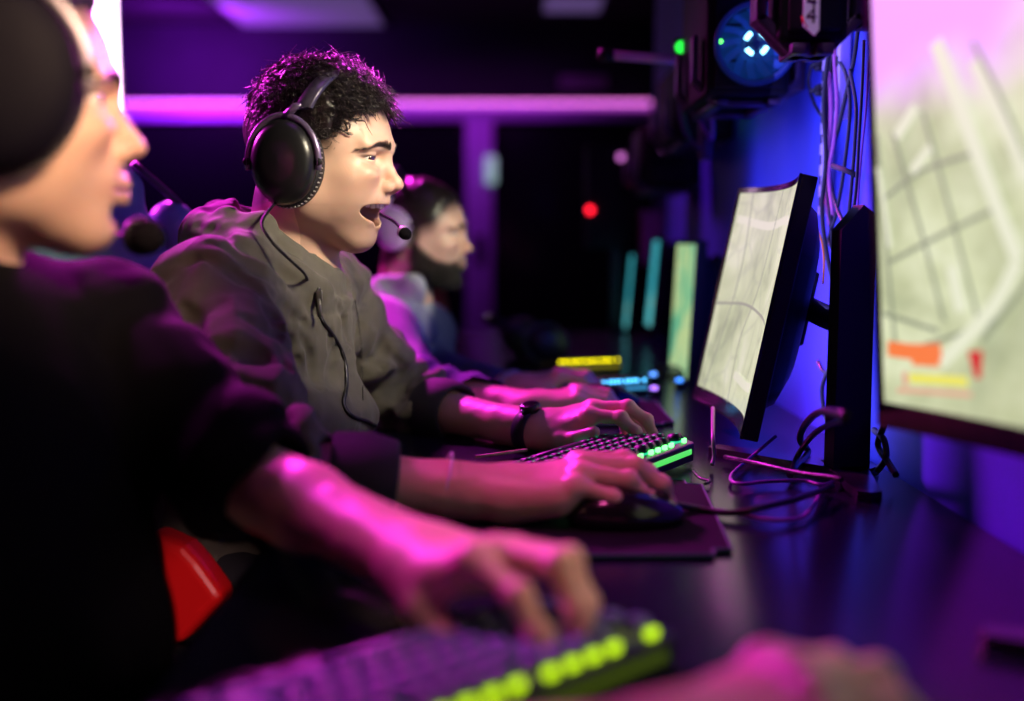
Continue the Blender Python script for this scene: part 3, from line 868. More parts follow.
def make_monitor(loc, rz, lean, W, H, scr, label, R=1.1, stand=None, arm_to=None, logo=False):
    """screen faces local -x, width along y; origin at the panel's middle"""
    t = empty('monitor', loc, rz, label, 'monitor')
    Ml = Matrix.Rotation(lean, 4, 'Y')
    def sag(y): return -(R - sqrt(R * R - y * y)) if R else 0      # edges come towards the viewer
    def panel(w0, w1, h0, h1, x0, x1, ny=20):
        vs = []; fs = []
        ys = np.linspace(w0, w1, ny + 1)
        for y in ys:
            for (x, z) in ((x0, h0), (x1, h0), (x1, h1), (x0, h1)): vs.append((x + sag(y), y, z))
        for i in range(ny):
            a = i * 4; b = a + 4
            for k in range(4): fs.append((a + k, a + (k + 1) % 4, b + (k + 1) % 4, b + k))
        fs.append((0, 1, 2, 3)); fs.append((ny * 4 + 3, ny * 4 + 2, ny * 4 + 1, ny * 4))
        return vs, fs
    m = MB(); m.add(*panel(-W / 2 - .008, W / 2 + .008, -H / 2 - .022, H / 2 + .008, .002, .022), M=Ml)
    body = m.build('housing', M_black, t)
    bv = body.modifiers.new('bevel', 'BEVEL'); bv.width = .002; bv.segments = 2; bv.limit_method = 'ANGLE'
    # bulge of the back
    f = MB(); n = 24
    vs = []; fs = []
    for i, (s, d) in enumerate(((1, .020), (.93, .032), (.72, .046), (.5, .052), (0, .053))):
        for k in range(n):
            a = 2 * pi * k / n; c, q = cos(a), sin(a)
            c = math.copysign(abs(c) ** .5, c); q = math.copysign(abs(q) ** .5, q)
            y = c * W / 2 * s * .98; vs.append((d + sag(y) * (.6 if s < .95 else 1), y, q * H / 2 * s * .96 - .004))
    for i in range(4):
        for k in range(n): l = (k + 1) % n; fs.append((i * n + k, i * n + l, (i + 1) * n + l, (i + 1) * n + k))
    f.add(vs, fs, True, Ml); f.build('back_shell', M_black, t)
    m = MB()
    for a in (panel(-W / 2 - .008, W / 2 + .008, H / 2, H / 2 + .008, -.001, .003), panel(-W / 2 - .008, W / 2 + .008, -H / 2 - .022, -H / 2, -.001, .003),
              panel(-W / 2 - .008, -W / 2, -H / 2, H / 2, -.001, .003, 2), panel(W / 2, W / 2 + .008, -H / 2, H / 2, -.001, .003, 2)): m.add(*a, M=Ml)
    m.build('bezel', M_gloss, t)
    m = MB(); m.add(*panel(-W / 2, W / 2, -H / 2, H / 2, .0, .002), M=Ml); s = m.build('screen', scr, t)
    if stand:
        (cx, cy), base = stand      # local column foot
        zb = DESK - loc[2]
        m = MB(); top = .12 + zb * 0
        m.prism([(-.024, 0), (.024, 0), (.022, -zb + top - .012), (.006, -zb + top), (-.022, -zb + top - .03)], -.012, .012,
                Matrix.Translation((cx, cy, zb)) @ Matrix.Rotation(radians(12), 4, 'Z') @ Matrix(((1, 0, 0, 0), (0, 0, 1, 0), (0, 1, 0, 0), (0, 0, 0, 1))))
        m.build('column', M_black, t)
        m = MB()
        for q in base:
            d = Vector((q[0] - cx, q[1] - cy, 0)); L = d.length; an = atan2(d.y, d.x)
            Mb = Matrix.Translation((cx, cy, zb + .0005)) @ Matrix.Rotation(an, 4, 'Z')
            m.prism([(-.03, -.026), (L, -.013), (L + .006, 0), (L, .013), (-.03, .026)], 0, .011, Mb)
        m.build('base', mat('base metal', (.10, .09, .11, 1), .25, metal=.8), t)
        m = MB(); m.tube(spline([(cx, cy, -.02), ((cx + .03) / 2 + .02, cy * .5, -.02), (.045, 0, 0)], 6), .016, 10); m.box((.055, 0, 0), (.02, .10, .10), bev=.004, M=Ml)
        m.build('arm', M_black, t)
    return t

def build_stations():
    # keyboard of the laughing man
    a = radians(-30)
    def small(far_near_y, rz, **k):
        o = make_keyboard(far_near_y, rz, **k); o.scale = (.8, .42, .9); return o
    def kb(far_back, rz, **k):
        # far_back: world point of the far end of the back edge; local corner (W/2, L/2)
        c = Matrix.Rotation(rz, 3, 'Z') @ Vector((.07, .18, 0))
        return make_keyboard((far_back[0] - c.x, far_back[1] - c.y, k.pop('z', DESK + .0002)), rz, **k)
    kb((.231, 1.375), radians(-33), led=(.12, 1, .16, 1), glow=(.0, .60, .28, 1), es=4.5, gs=1.1, bar=.17, label='compact black keyboard with a green glow under the laughing man\'s left hand', z=DESK + .005)
    kb((.108, .700), radians(-46), bar=.04, cap=(.10, .11, .26, 1), led=(.62, 1, .0, 1), glow=(.55, .62, .25, 1), es=1.6, gs=.12, label='blurred black keyboard with yellow green diodes in the foreground')
    small((.165, 2.06, DESK), radians(-66), led=(.08, .5, 1, 1), glow=(.02, .25, .6, 1), es=5, gs=.1, bar=.12, keys=False, label='dark keyboard with a blue glowing edge by the bearded man\'s far hand')
    small((.150, 2.42, DESK), radians(-70), led=(1, .85, .0, 1), glow=(.5, .4, .0, 1), es=4, gs=.03, bar=.05, keys=False, label='dark keyboard with yellow diodes beyond the blue edged keyboard')
    make_mouse((.112, 1.062, DESK + .0045), radians(8), 'black mouse held in the laughing man\'s right hand', sc=.92)
    make_mouse((.190, .535, DESK + .0045), radians(28), 'black mouse under the hand at the bottom edge')
    make_mouse((.152, 1.835, DESK + .0045), radians(8), 'mouse with a green glow under the bearded man\'s near hand', glow=(.1, 1, .2, 1))
    # monitors
    s_map = screen_material('strategy map picture', 'map'); s_town = screen_material('town picture and painted glare', 'town')
    m2 = make_monitor((.334, 1.505, .945), 0, radians(11.5), .34, .298, s_map, 'curved monitor with a pale green map, facing the laughing man', R=.75,
                      stand=((.072, -.19), [(-.065, -.06), (.055, -.33)]))
    # roads on the map
    def strokes(parent, lst, name, col, es, x=-.0016, lean=0, R=.75, H=.3):
        m = MB(); Ml = Matrix.Rotation(lean, 4, 'Y')
        for pts, w in lst:
            q = spline([(0, a, b) for a, b in pts], 6); n = len(q); vs = []; fs = []
            for i, p in enumerate(q):
                d = (q[min(i + 1, n - 1)] - q[max(i - 1, 0)]).normalized(); s = Vector((0, -d.z, d.y)) * (w if not hasattr(w, '__len__') else w[0] + (w[1] - w[0]) * i / (n - 1)) / 2
                for e in (p - s, p + s): vs.append((x - (R - sqrt(R * R - e.y * e.y)), e.y, e.z))
            for i in range(n - 1): fs.append((2 * i, 2 * i + 1, 2 * i + 3, 2 * i + 2))
            m.add(vs, fs, True, Ml)
        return m.build(name, mat('picture ' + name + str(col), (.01, .01, .01, 1), .4, emit=col, es=es), parent, recalc=False)
    sc2 = [c for c in m2.children if c.name.startswith('screen')][0]
    L = radians(12)
    strokes(sc2, [([(.165, -.02), (.05, -.012), (-.06, -.02), (-.165, -.03)], .004), ([(-.02, .15), (-.01, .02), (.03, -.06), (.02, -.15)], .004), ([(.12, .15), (.10, .02), (.14, -.15)], .004)], 'road_lines', (.34, .38, .27, 1), .9, lean=L)
    for s_ in (([(-.16, .10), (-.08, .105), (.02, .10), (.16, .11)], .012), ([(.02, -.11), (-.07, -.115), (-.16, -.11)], .012)): strokes(sc2, [s_], 'pale_street', (.74, .76, .58, 1), .95, lean=L, x=-.0012)
    # nearest monitor
    rz = radians(11.5); W1, H1 = .60, .345
    fb = P(893, 400, .95); d = Vector((sin(rz), -cos(rz), 0)); c = fb + d * (W1 / 2) + Vector((-.004, 0, H1 / 2)) + Vector((.014, .003, 0))
    m1 = make_monitor(tuple(c), rz, radians(-4), W1, H1, s_town, 'huge blurred monitor with a pale town picture and painted glare at the right edge', R=1.5, stand=((.085, -.02), [(-.05, -.10), (-.05, .10)]))
    sc1 = [q for q in m1.children if q.name.startswith('screen')][0]
    L = radians(-4)
    def T(px, py):   # pixel -> (y, z) on the nearest screen
        n = Vector((-cos(rz), -sin(rz), 0)); o = c
        r = _F + Vector(((px - 512) / FPX, 0, 0)) - _U * ((py - 350.5) / FPX)
        # the sag moves the far edge a little towards the viewer
        k = ((o + n * .011 - CAM).dot(n)) / r.dot(n); q = CAM + r * k - o
        return (min(q.dot(Vector((-sin(rz), cos(rz), 0))), W1 / 2 - .004), q.z)
    dk = [([T(880, 145), T(895, 150), T(905, 350)], .004), ([T(940, 110), T(955, 200), T(975, 330)], .004), ([T(915, 130), T(935, 250), T(945, 320)], .004), ([T(900, 200), T(935, 170), T(985, 150)], .004), ([T(905, 260), T(945, 235), T(1000, 205)], .004), ([T(975, 340), T(1005, 300), T(1024, 275)], .005), ([T(925, 345), T(990, 320)], .004), ([T(985, 40), T(1010, 110), T(1024, 160)], .004), ([T(890, 310), T(940, 330)], .004)]
    rg = random.Random(5)
    for i in range(11):      # the part of the picture that lies outside the frame: more roofs and lanes
        y0 = .08 - i * .034; dk.append(([(y0, .12 - .02 * (i % 3)), (y0 - .02, .0), (y0 - .01, -.13 + .02 * (i % 2))], .003))
    for i in range(5): dk.append(([(.10, .10 - i * .05), (-.08, .115 - i * .05), (-.27, .09 - i * .045)], .003))
    strokes(sc1, dk, 'roof_lines', (.30, .35, .22, 1), .95, R=1.5, lean=L)
    lt = [([T(955, 40), T(975, 120), T(998, 210), T(1012, 260)], .014), ([T(1012, 260), T(985, 310), T(940, 362)], .012), ([T(902, 165), T(905, 205), T(907, 245)], .005), ([T(985, 60), T(1010, 130), T(1024, 180)], .010), ([T(918, 135), T(935, 105)], .010), ([T(928, 170), T(945, 145)], .008), ([T(955, 265), T(960, 310)], .012)]
    lt += [([(.12, -.05), (.02, -.02), (-.10, -.06), (-.28, -.03)], .012), ([(-.05, .16), (-.07, .02), (-.05, -.15)], .011)]
    strokes(sc1, lt, 'streets', (.80, .84, .62, 1), 1.0, R=1.5, lean=L, x=-.0022)
    strokes(sc1, [([T(900, 346), T(920, 350), T(942, 350)], .013), ([T(918, 356), T(940, 358)], .012)], 'orange_marker', (.95, .22, .05, 1), 1.0, R=1.5, lean=L, x=-.0028)
    strokes(sc1, [([T(970, 350), T(971, 378)], (.016, .006))], 'red_marker', (.65, .03, .02, 1), 1.0, R=1.5, lean=L, x=-.0028)
    strokes(sc1, [([T(915, 376), T(962, 381)], .008)], 'yellow_bar', (.85, .80, .12, 1), 1.0, R=1.5, lean=L, x=-.0028)
    strokes(sc1, [([T(912, 370), T(912, 384)], .006), ([T(905, 388), T(965, 394)], .004)], 'salmon_frame', (.85, .45, .30, 1), .9, R=1.5, lean=L, x=-.0032)
    # third, fourth and fifth monitors
    make_monitor((.372, 2.36, .875), radians(0), radians(3), .26, .285, screen_material('green field picture', 'green'), 'smaller blurred monitor with a bright green picture, behind the curved one', R=1.2, stand=((.06, .0), [(-.05, -.05), (-.05, .06)]))
    for (x, y, z, W, H, lb) in ((.405, 3.16, .905, .13, .245, 'narrow far monitor showing a teal picture, right of the last one'), (.375, 3.52, .865, .10, .235, 'narrowest and farthest teal monitor in the row')):
        make_monitor((x, y, z), radians(0), radians(5), W, H, screen_material('teal picture %.1f' % y, 'strip'), lb, R=1.2, stand=((.05, .0), [(-.05, -.04), (-.05, .05)]))
    # small blue diode units by the third monitor
    for i, (px, py, c, lb) in enumerate(((655, 375, (.1, .3, 1, 1), 'tiny blue lit cube on the desk by the green monitor'), (656, 389, (.35, .15, .9, 1), 'tiny violet lit cube in front of the blue one'), (681, 381, (.05, .25, 1, 1), 'tiny blue lit cube under the green monitor\'s near corner'))):
        q = PD(px, py, DESK + .012); r = empty('desk_light', (q.x, q.y, DESK), 0, lb, 'small light')
        m = MB(); m.box((0, 0, .008), (.022, .022, .016), bev=.003); m.build('body', M_black, r)
        m = MB(); m.lathe([(0, .013), (.006, .011), (.008, .006)], (-.004, -.006, .006)); m.build('lens', mat('lens' + str(c), (0, 0, 0, 1), .4, emit=c, es=3), r)

# ------------------------------------------------------------------ racks, computers, cables
M_rack = mat('painted rack steel', (.06, .035, .08, 1), .4, metal=.4)
def cradle(loc, w, d, h, label, group=None, th=.012, wid=.03, hang=None):
    """octagonal strap frame that carries a computer; x across, y along"""
    t = empty('computer_cradle', loc, 0, label, 'rack', group)
    for yy in (-d / 2 + wid, d / 2 - wid):
        c = .035
        pts = [(-w / 2, h), (-w / 2, c), (-w / 2 + c, 0), (w / 2 - c, 0), (w / 2, c), (w / 2, h)]
        m = MB()
        for a, b in zip(pts[:-1], pts[1:]):
            dx, dz = b[0] - a[0], b[1] - a[1]; L = sqrt(dx * dx + dz * dz)
            m.box(((a[0] + b[0]) / 2, yy, (a[1] + b[1]) / 2), (L + th * .7, wid, th), ry=-atan2(dz, dx), bev=.002)
        m.build('strap', M_rack, t)
    for xx in (-w / 2 + .04, w / 2 - .04):
        m = MB(); m.box((xx, 0, .0), (.02, d, th), bev=.002); m.build('rail', M_rack, t)
    m = MB(); m.box((w / 2 + .012, 0, .05), (.02, d * .5, .05), bev=.002); m.build('wall_bracket', M_rack, t)
    return t

def computer(loc, w, d, h, fan, label, group=None, fan_c=None, lights=()):
    t = empty('computer', loc, 0, label, 'computer', group)
    m = MB(); m.box((0, 0, h / 2), (w, d, h), bev=.008); m.build('case', mat('computer case', (.004, .004, .006, 1), .6, spec=.2), t)
    m = MB(); m.box((0, -d / 2 - .004, h / 2), (w - .02, .008, h - .02), bev=.003)
    for k in range(7): m.box((0, -d / 2 - .009, .05 + k * (h - .1) / 6), (w - .05, .003, .004))
    m.build('front_panel', mat('computer front', (.004, .004, .006, 1), .45, spec=.25), t)
    if fan:
        fx, fz, fr = fan_c or (0, h * .5, .062)
        M_ = Matrix.Translation((fx, -d / 2 - .012, fz)) @ Matrix.Rotation(pi / 2, 4, 'X')
        m = MB(); m.lathe([(fr, -.004), (fr + .006, -.004), (fr + .007, .008), (fr, .010), (fr - .002, .002), (fr, -.004)], M=M_, n=36)
        o = m.build('fan_ring', mat('translucent fan ring', (.01, .03, .15, 1), .5, emit=(.01, .06, .45, 1), es=.07), t)
        m = MB()
        for k in range(13):
            a = 2 * pi * k / 13; vs = []
            for r in np.linspace(.024, fr - .003, 6):
                b = a + (r - .02) * 9
                for s, zz in ((-.16, .001), (.16, .006)): vs.append((r * cos(b + s * .022 / r * 1.6), r * sin(b + s * .022 / r * 1.6), zz))
            m.add(vs, [(2 * i, 2 * i + 1, 2 * i + 3, 2 * i + 2) for i in range(5)], True, M_)
        m.build('fan_blades', mat('fan blades', (.01, .05, .22, 1), .5, emit=(.01, .09, .5, 1), es=.20), t)
        m = MB(); m.lathe([(0, -.002), (fr - .004, -.002), (fr - .004, -.004)], M=M_, n=36); m.build('fan_glow_disc', mat('fan glow disc', (.01, .03, .12, 1), .5, emit=(.008, .07, .40, 1), es=.22), t)  # disc added to put in the soft blue halo round the hub
        m = MB(); m.lathe([(.0, .010), (.0115, .010), (.013, .006), (.013, .0)], M=M_, n=24); hub = m.build('fan_hub', mat('fan hub', (.01, .03, .12, 1), .5), t)
        for k in range(4):
            a0 = pi / 4 + k * pi / 2 + .1; m = MB()
            m.tube([M_ @ Vector((.0165 * cos(a0 + e), .0165 * sin(a0 + e), .010)) for e in np.linspace(-.36, .36, 7)], .0034, 8)
            m.build('hub_light', mat('blue white light', (0, 0, 0, 1), .3, emit=(.25, .72, 1, 1), es=6), t)
    for (x, z, c, r, e) in lights:
        m = MB(); m.lathe([(0, .004), (r * .7, .003), (r, 0)], M=Matrix.Translation((x, -d / 2 - .012, z)) @ Matrix.Rotation(pi / 2, 4, 'X'), n=14)
        m.build('power_light', mat('led' + str(c) + str(e), (0, 0, 0, 1), .3, emit=c, es=e), t)
    return t

def build_racks():
    # nearest cradle at the top right with a computer in it
    y = 1.20
    bl = P(766, 0, y); br = P(866, 0, y); bz = P(800, 47, y).z
    w = br.x - bl.x; cx = (bl.x + br.x) / 2
    cradle((cx, y + .035, bz), w, .060, .24, 'purple edged steel cradle hanging nearest, at the top beside the big monitor', th=.012, wid=.026)
    computer((cx - .0, y + .035, bz + .0075), w - .03, .055, .40, False, 'black computer standing in the nearest cradle at the top edge', lights=())
    # hanging number plate: 44
    c = P(811, 14, 1.165)
    t = empty('number_plate', c, 0, 'white plate with the dark number 44 hanging from the nearest cradle', 'number plate')
    m = MB(); m.prism([(-.008, -.012), (.004, -.022), (.0085, -.016), (.0085, .03), (-.008, .03)], -.001, .001, Matrix.Rotation(pi / 2, 4, 'X')); m.build('plate', mat('white plate', (.9, .85, .92, 1), .4), t)
    for i in range(2):
        fc = bpy.data.curves.new('number', 'FONT'); fc.body = '4'; fc.size = .023; fc.align_x = 'CENTER'; fc.align_y = 'CENTER'; fc.extrude = .0003
        fo = bpy.data.objects.new('tmp', fc); COL.objects.link(fo)
        dg = bpy.context.evaluated_depsgraph_get(); me = bpy.data.meshes.new_from_object(fo.evaluated_get(dg)); bpy.data.objects.remove(fo)
        me.transform(Matrix.Translation((0, -.0018, .013 - i * .0155)) @ Matrix.Rotation(pi / 2, 4, 'X') @ Matrix.Rotation(0, 4, 'Z'))
        me.materials.clear(); link('number', me, mat('number ink', (.05, .003, .05, 1), .5), t)
    m = MB(); m.tube([P(802, 16, 1.165) - c, P(804, 22, 1.165) - c, P(807, 28, 1.165) - c], .0014, 6); m.build('red_tie', mat('red tie', (.8, .02, .04, 1), .4), t)
    # second: the computer with the blue fan
    y = 1.72
    xl = P(700, 60, y).x; xr = P(797, 60, y).x; zb = P(750, 100, y).z
    fan = P(754, 45, y - .005)
    cx = (xl + xr) / 2
    computer((cx, y + .125, zb + .0075), xr - xl - .02, .25, .42, True, 'black computer with a glowing blue fan, above the curved monitor', fan_c=(fan.x - cx, fan.z - zb - .0075, .056),
             lights=((P(719, 48, y).x - cx, P(719, 48, y).z - zb, (.1, 1, .1, 1), .0035, 5), (P(751, 10, y).x - cx, P(751, 10, y).z - zb, (.05, .9, .6, 1), .003, 3)))
    cradle((cx + .004, y + .125, zb), xr - xl + .012, .22, .10, 'dark steel cradle under the computer with the blue fan', th=.009)
    # third, fourth: smaller, farther, with green diodes
    y = 2.35
    xl = P(672, 0, y).x; xr = P(742, 0, y).x; zb = P(700, 143, y).z; cx = (xl + xr) / 2; G = (.06, 1, .10, 1)
    computer((cx, y + .15, zb + .0075), xr - xl - .02, .30, .16, False, 'low black computer with one green diode, under the blue fan computer', lights=((P(705, 131, y).x - cx, P(705, 131, y).z - zb, G, .008, 7),))
    cradle((cx, y + .15, zb), xr - xl + .01, .28, .09, 'dark cradle of the low computer with the green diode', th=.009)
    y = 2.75
    xl = P(655, 0, y).x; xr = P(690, 0, y).x; zb = P(680, 190, y).z; cx = (xl + xr) / 2
    computer((cx, y + .13, zb + .0075), xr - xl + .06, .20, .15, False, 'farthest black computer on the rack above the green monitor', lights=((P(663, 152, y).x - cx, P(663, 152, y).z - zb, (.8, .2, 1, 1), .006, 1.2),))
    cradle((cx, y + .13, zb), xr - xl + .09, .24, .08, 'farthest dark cradle above the green monitor', th=.009)
    # upright post and rods
    y = 2.05
    t = empty('rack_post', P(705, 160, y), 0, 'purple vertical steel post left of the blue fan computer', 'rack post')
    z0 = P(705, 155, y).z; o = t.location.copy()
    m = MB(); m.box((0, 0, (2.68 - o.z) / 2), (.022, .03, 2.68 - o.z), bev=.003)
    m.build('upright', M_rack, t)
    m = MB()
    for k in range(9): m.box((0, -.0155, .05 + k * .05), (.007, .002, .022), bev=.001)
    m.build('slots', M_rubber, t)
    m = MB(); m.tube([P(700, 62, y) - o, P(608, 55, y) - o], .0085, 10); m.build('crossbar', mat('pale rod', (.8, .65, .85, 1), .35, metal=.2), t)
    m = MB(); m.lathe([(.0, -.01), (.014, -.01), (.016, 0), (.014, .01), (0, .01)], P(606, 55, y) - o, n=14); m.build('knob', M_black, t)
    m = MB(); m.tube([P(705, 100, y) - o, P(733, 106, y) - o, P(770, 104, y) - o], .007, 8); m.build('lower_bar', M_rack, t)
    # green lamp cluster on the post
    g = empty('green_lamp', P(685, 46, 1.98), 0, 'glaring green diode cluster fixed left of the purple post', 'lamp')
    m = MB(); m.box((0, .012, 0), (.036, .02, .03), bev=.004); m.build('body', M_black, g)
    for (dx, dz, r, e, c) in ((.006, .002, .0055, 14, (.45, 1, .5, 1)), (-.006, -.002, .011, 1.8, (.02, .9, .06, 1)), (.004, -.012, .009, 1.2, (.02, .9, .06, 1))):
        m = MB(); m.lathe([(0, .004), (r * .7, .003), (r, 0)], M=Matrix.Translation((dx, -.0, dz)) @ Matrix.Rotation(pi / 2, 4, 'X'), n=14); m.build('diode', mat('green diode%g' % e, (0, 0, 0, 1), .3, emit=c, es=e), g)
    # wires below it
    t = empty('wire_bundle', P(688, 60, 2.0), 0, 'drooping wires below the glaring green diodes', 'cable', None); o = t.location.copy()
    for i, (pts, c) in enumerate((([(686, 60), (687, 90), (684, 115), (690, 140)], (.02, .25, .06, 1)), ([(690, 58), (694, 85), (700, 120), (712, 140)], (.25, .05, .3, 1)), ([(683, 62), (679, 100), (683, 128), (700, 150)], (.05, .03, .08, 1)), ([(712, 112), (713, 128), (712, 140)], (.3, .3, .6, 1)))):
        m = MB(); m.tube(spline([P(a, b, 2.0) - o for a, b in pts], 6), .0035, 6); m.build('wire', mat('wire%d' % i, c, .4), t)
    # slotted uprights on the blue wall, behind the cables
    for (px, lb) in ((828, 'slotted pink lit upright on the blue wall behind the cable bundle'), (842, 'paler slotted upright right of the cable bundle')):
        q = PW(px, 100, WX - .012); t = empty('wall_rail', (q.x, q.y, 0), 0, lb, 'rail')
        zt = 2.1; zb = PW(px, 215 if px < 835 else 120, WX - .012).z
        m = MB(); m.box((0, 0, (zt + zb) / 2), (.016, .018, zt - zb), bev=.002); m.build('channel', mat('rail steel', (.55, .42, .6, 1), .35, metal=.3), t)
        m = MB()
        for k in range(18): m.box((-.0085, 0, zb + .02 + k * .03), (.0015, .006, .014))
        m.build('slots', M_rubber, t)
    # cable clips
    for px, py in ((823, 65), (823, 90)):
        q = PW(px, py, WX - .015); m = MB(); m.box((0, 0, 0), (.022, .022, .016), bev=.003); m.tube([(0, .012, 0), (-.014, .012, 0), (-.014, -.012, 0), (0, -.012, 0)], .003)
        o = m.build('cable_clip', M_black, None, q); tag(o, 'small black clip on the blue wall, %s of two' % ('upper' if py < 80 else 'lower'), 'clip')
    # long cables on the wall
    K = mat('black cable', (.008, .008, .010, 1), .35); PK = mat('pink braided cable', (.55, .12, .35, 1), .45, bump=(900, .6, .0008)); PU = mat('violet cable', (.22, .05, .28, 1), .4)
    B = [
        ([(838, 30), (830, 75), (826, 120), (828, 180), (832, 230), (838, 290), (842, 340), (843, 400), (838, 440), (836, 462)], .0042, K, 'thick black cable running down the middle of the blue wall'),
        ([(826, 30), (829, 70), (831, 110), (829, 150), (826, 190), (830, 225)], .0030, PK, 'pink braided cable left in the bundle on the blue wall'),
        ([(833, 28), (835, 70), (837, 105), (834, 140), (829, 175), (833, 215)], .0026, PK, 'second pink braided cable crossing in the bundle'),
        ([(830, 40), (824, 100), (826, 160), (822, 210), (828, 260), (839, 300)], .0036, K, 'black cable on the left side of the wall bundle'),
        ([(824, 52), (812, 66), (809, 84), (815, 105), (826, 122)], .0028, K, 'thin black cable looping out left of the bundle'),
        ([(858, 30), (854, 60), (846, 95), (838, 130), (829, 165), (836, 205), (850, 235)], .0030, K, 'black cable crossing diagonally from the top right of the blue wall'),
        ([(850, 70), (856, 105), (855, 140), (852, 180), (848, 225)], .0026, K, 'black cable bowing right between the uprights and the big monitor'),
        ([(864, 40), (862, 90), (859, 140), (856, 190), (850, 240), (846, 300)], .0022, K, 'thin straight black cable nearest the big monitor'),
        ([(869, 60), (866, 110), (861, 160), (858, 210), (862, 260)], .0016, PU, 'thinnest violet cable beside the big monitor'),
        ([(838, 60), (846, 75), (850, 110), (844, 170), (836, 215), (829, 240), (840, 262), (848, 285)], .0026, K, 'black cable making an S below the cross'),
        ([(818, 362), (824, 372), (838, 375), (846, 366)], .0034, K, 'short black cable sagging under the monitor arm'),
        ([(848, 330), (838, 356), (826, 375), (822, 392), (826, 418), (838, 440)], .0036, K, 'black cable curling left beside the stand column'),
        ([(834, 250), (840, 330), (836, 380), (840, 430), (846, 462)], .0028, PU, 'violet cable falling to the desk behind the stand column'),
    ]
    for i, (pts, r, mt, lb) in enumerate(B):
        m = MB(); q = [PW(a, b, WX - .012 - r * 1.2 - .0035 * (i % 4)) for a, b in pts]
        c = q[0]; m.tube(spline([p - c for p in q], 8), r, 8); tag(m.build('cable', mt, None, c), lb, 'cable')
    # velcro tie
    m = MB(); q = [PW(833, 166, WX - .035), PW(845, 170, WX - .030), PW(856, 175, WX - .02)]; m.tube([p - q[0] for p in q], .004, 6); tag(m.build('cable_tie', M_rubber, None, q[0]), 'black strap tying the cables together halfway up the blue wall', 'tie')
    # orange wires on the monitor backs
    O = mat('orange wire', (1, .28, .02, 1), .4)
    for pts, x, lb in (([(817, 229), (822, 243), (824, 262), (823, 284)], .415, 'orange wire curving down the back of the curved monitor'), ([(712, 269), (717, 280), (720, 297)], .44, 'short orange wire left of the curved monitor')):
        q = [PW(a, b, x) for a, b in pts]; m = MB(); m.tube(spline([p - q[0] for p in q], 8), .0016, 6); tag(m.build('wire', O, None, q[0]), lb, 'wire')
    # cables lying on the desk round the monitor stand
    D = [
        ([(846, 415, .13), (820, 412, .10), (805, 425, .06), (800, 440, .03), (808, 452, .01), (797, 466, .005), (790, 475, .005)], .0042, K, 'thick black cable bending from the stand down to the desk'),
        ([(846, 420, .11), (828, 425, .08), (812, 436, .05), (798, 455, .02), (792, 472, .006)], .0034, K, 'black cable just below the thick bending one'),
        ([(776, 436, .03), (762, 448, .016), (750, 458, .006), (738, 468, .004), (731, 476, .004), (733, 482, .004), (745, 484, .004), (762, 482, .004), (785, 481, .004), (806, 481, .004), (822, 485, .004), (836, 480, .004)], .0022, PU, 'violet cable looping on the desk below the curved monitor'),
        ([(672, 505, .010), (695, 508, .004), (730, 512, .004), (770, 520, .004), (800, 518, .004), (812, 508, .004), (822, 490, .004)], .0022, PU, 'violet mouse cable curving on the desk toward the stand'),
        ([(667, 503, .012), (700, 509, .004), (728, 513, .004), (760, 508, .010), (800, 498, .012), (832, 486, .010)], .0034, K, 'black mouse cable leaving the right hand for the stand'),
        ([(713, 408, .055), (713, 435, .04), (714, 455, .015), (712, 465, .004)], .0026, mat('grey cable', (.25, .2, .25, 1), .4), 'pale grey cable hanging from the curved monitor\'s far corner'),
        ([(692, 470, .006), (700, 478, .004), (710, 481, .004), (705, 484, .004)], .0018, K, 'short black cable end lying behind the green keyboard'),
        ([(842, 480, .02), (830, 477, .02), (800, 473, .016), (760, 464, .014), (725, 457, .006)], .0030, K, 'black cable lying along the stand foot'),
    ]
    for pts, r, mt, lb in D:
        q = [PD(a, b, DESK + .0005 + r + dz) for a, b, dz in pts]
        m = MB(); m.tube(spline([p - q[0] for p in q], 8), r, 8); tag(m.build('cable', mt, None, q[0]), lb, 'cable')
    # cables behind the stand under the nearest monitor
    for i, (pts, lb) in enumerate((([(874, 430), (884, 440), (886, 458), (878, 470)], 'small dark cable loop under the big monitor'), ([(884, 425), (878, 445), (888, 462), (896, 475)], 'dark cable curling under the big monitor\'s corner'))):
        q = [PW(a, b, WX - .03) for a, b in pts]; m = MB(); m.tube(spline([p - q[0] for p in q], 8), .004, 8); tag(m.build('cable', K, None, q[0]), lb, 'cable')
    # far clutter: wall unit with red diode, added pink box
    y = 3.62
    c = P(617, 200, y); t = empty('wall_unit', (c.x, c.y, c.z - .09), 0, 'dark purple boxy unit with two dark openings and a red diode, at the far end', 'electrical unit')
    m = MB(); m.box((0, .05, .10), (.20, .10, .34), bev=.006); m.build('case', mat('unit case', (.016, .009, .024, 1), .7), t)
    for zz in (.09, .16): m = MB(); m.box((.03, -.003, zz + .04), (.055, .012, .045), bev=.003); m.build('opening', M_rubber, t)
    m = MB(); m.lathe([(0, .004), (.009, .003), (.012, 0)], M=Matrix.Translation(P(590, 210, y - .01) - t.location) @ Matrix.Rotation(pi / 2, 4, 'X'), n=14); m.build('red_diode', mat('red diode', (0, 0, 0, 1), .3, emit=(1, .01, .03, 1), es=4), t)
    m = MB(); m.lathe([(0, .004), (.009, .003), (.012, 0)], M=Matrix.Translation(P(621, 157, y - .01) - t.location) @ Matrix.Rotation(pi / 2, 4, 'X'), n=14); m.build('pink_diode', mat('pink diode', (0, 0, 0, 1), .3, emit=(.8, .2, .8, 1), es=1.2), t)
    m = MB(); m.box((.0, .03, -.62), (.03, .03, 1.1)); m.build('post', M_metal, t)
    y = 3.5
    c = P(654, 238, y); t = empty('added_pink_box', (c.x, c.y, 0), 0, 'pale box added for a pink lit patch of wall above the farthest teal monitors', 'box')  # made-up box in place of a piece of wall lit pink
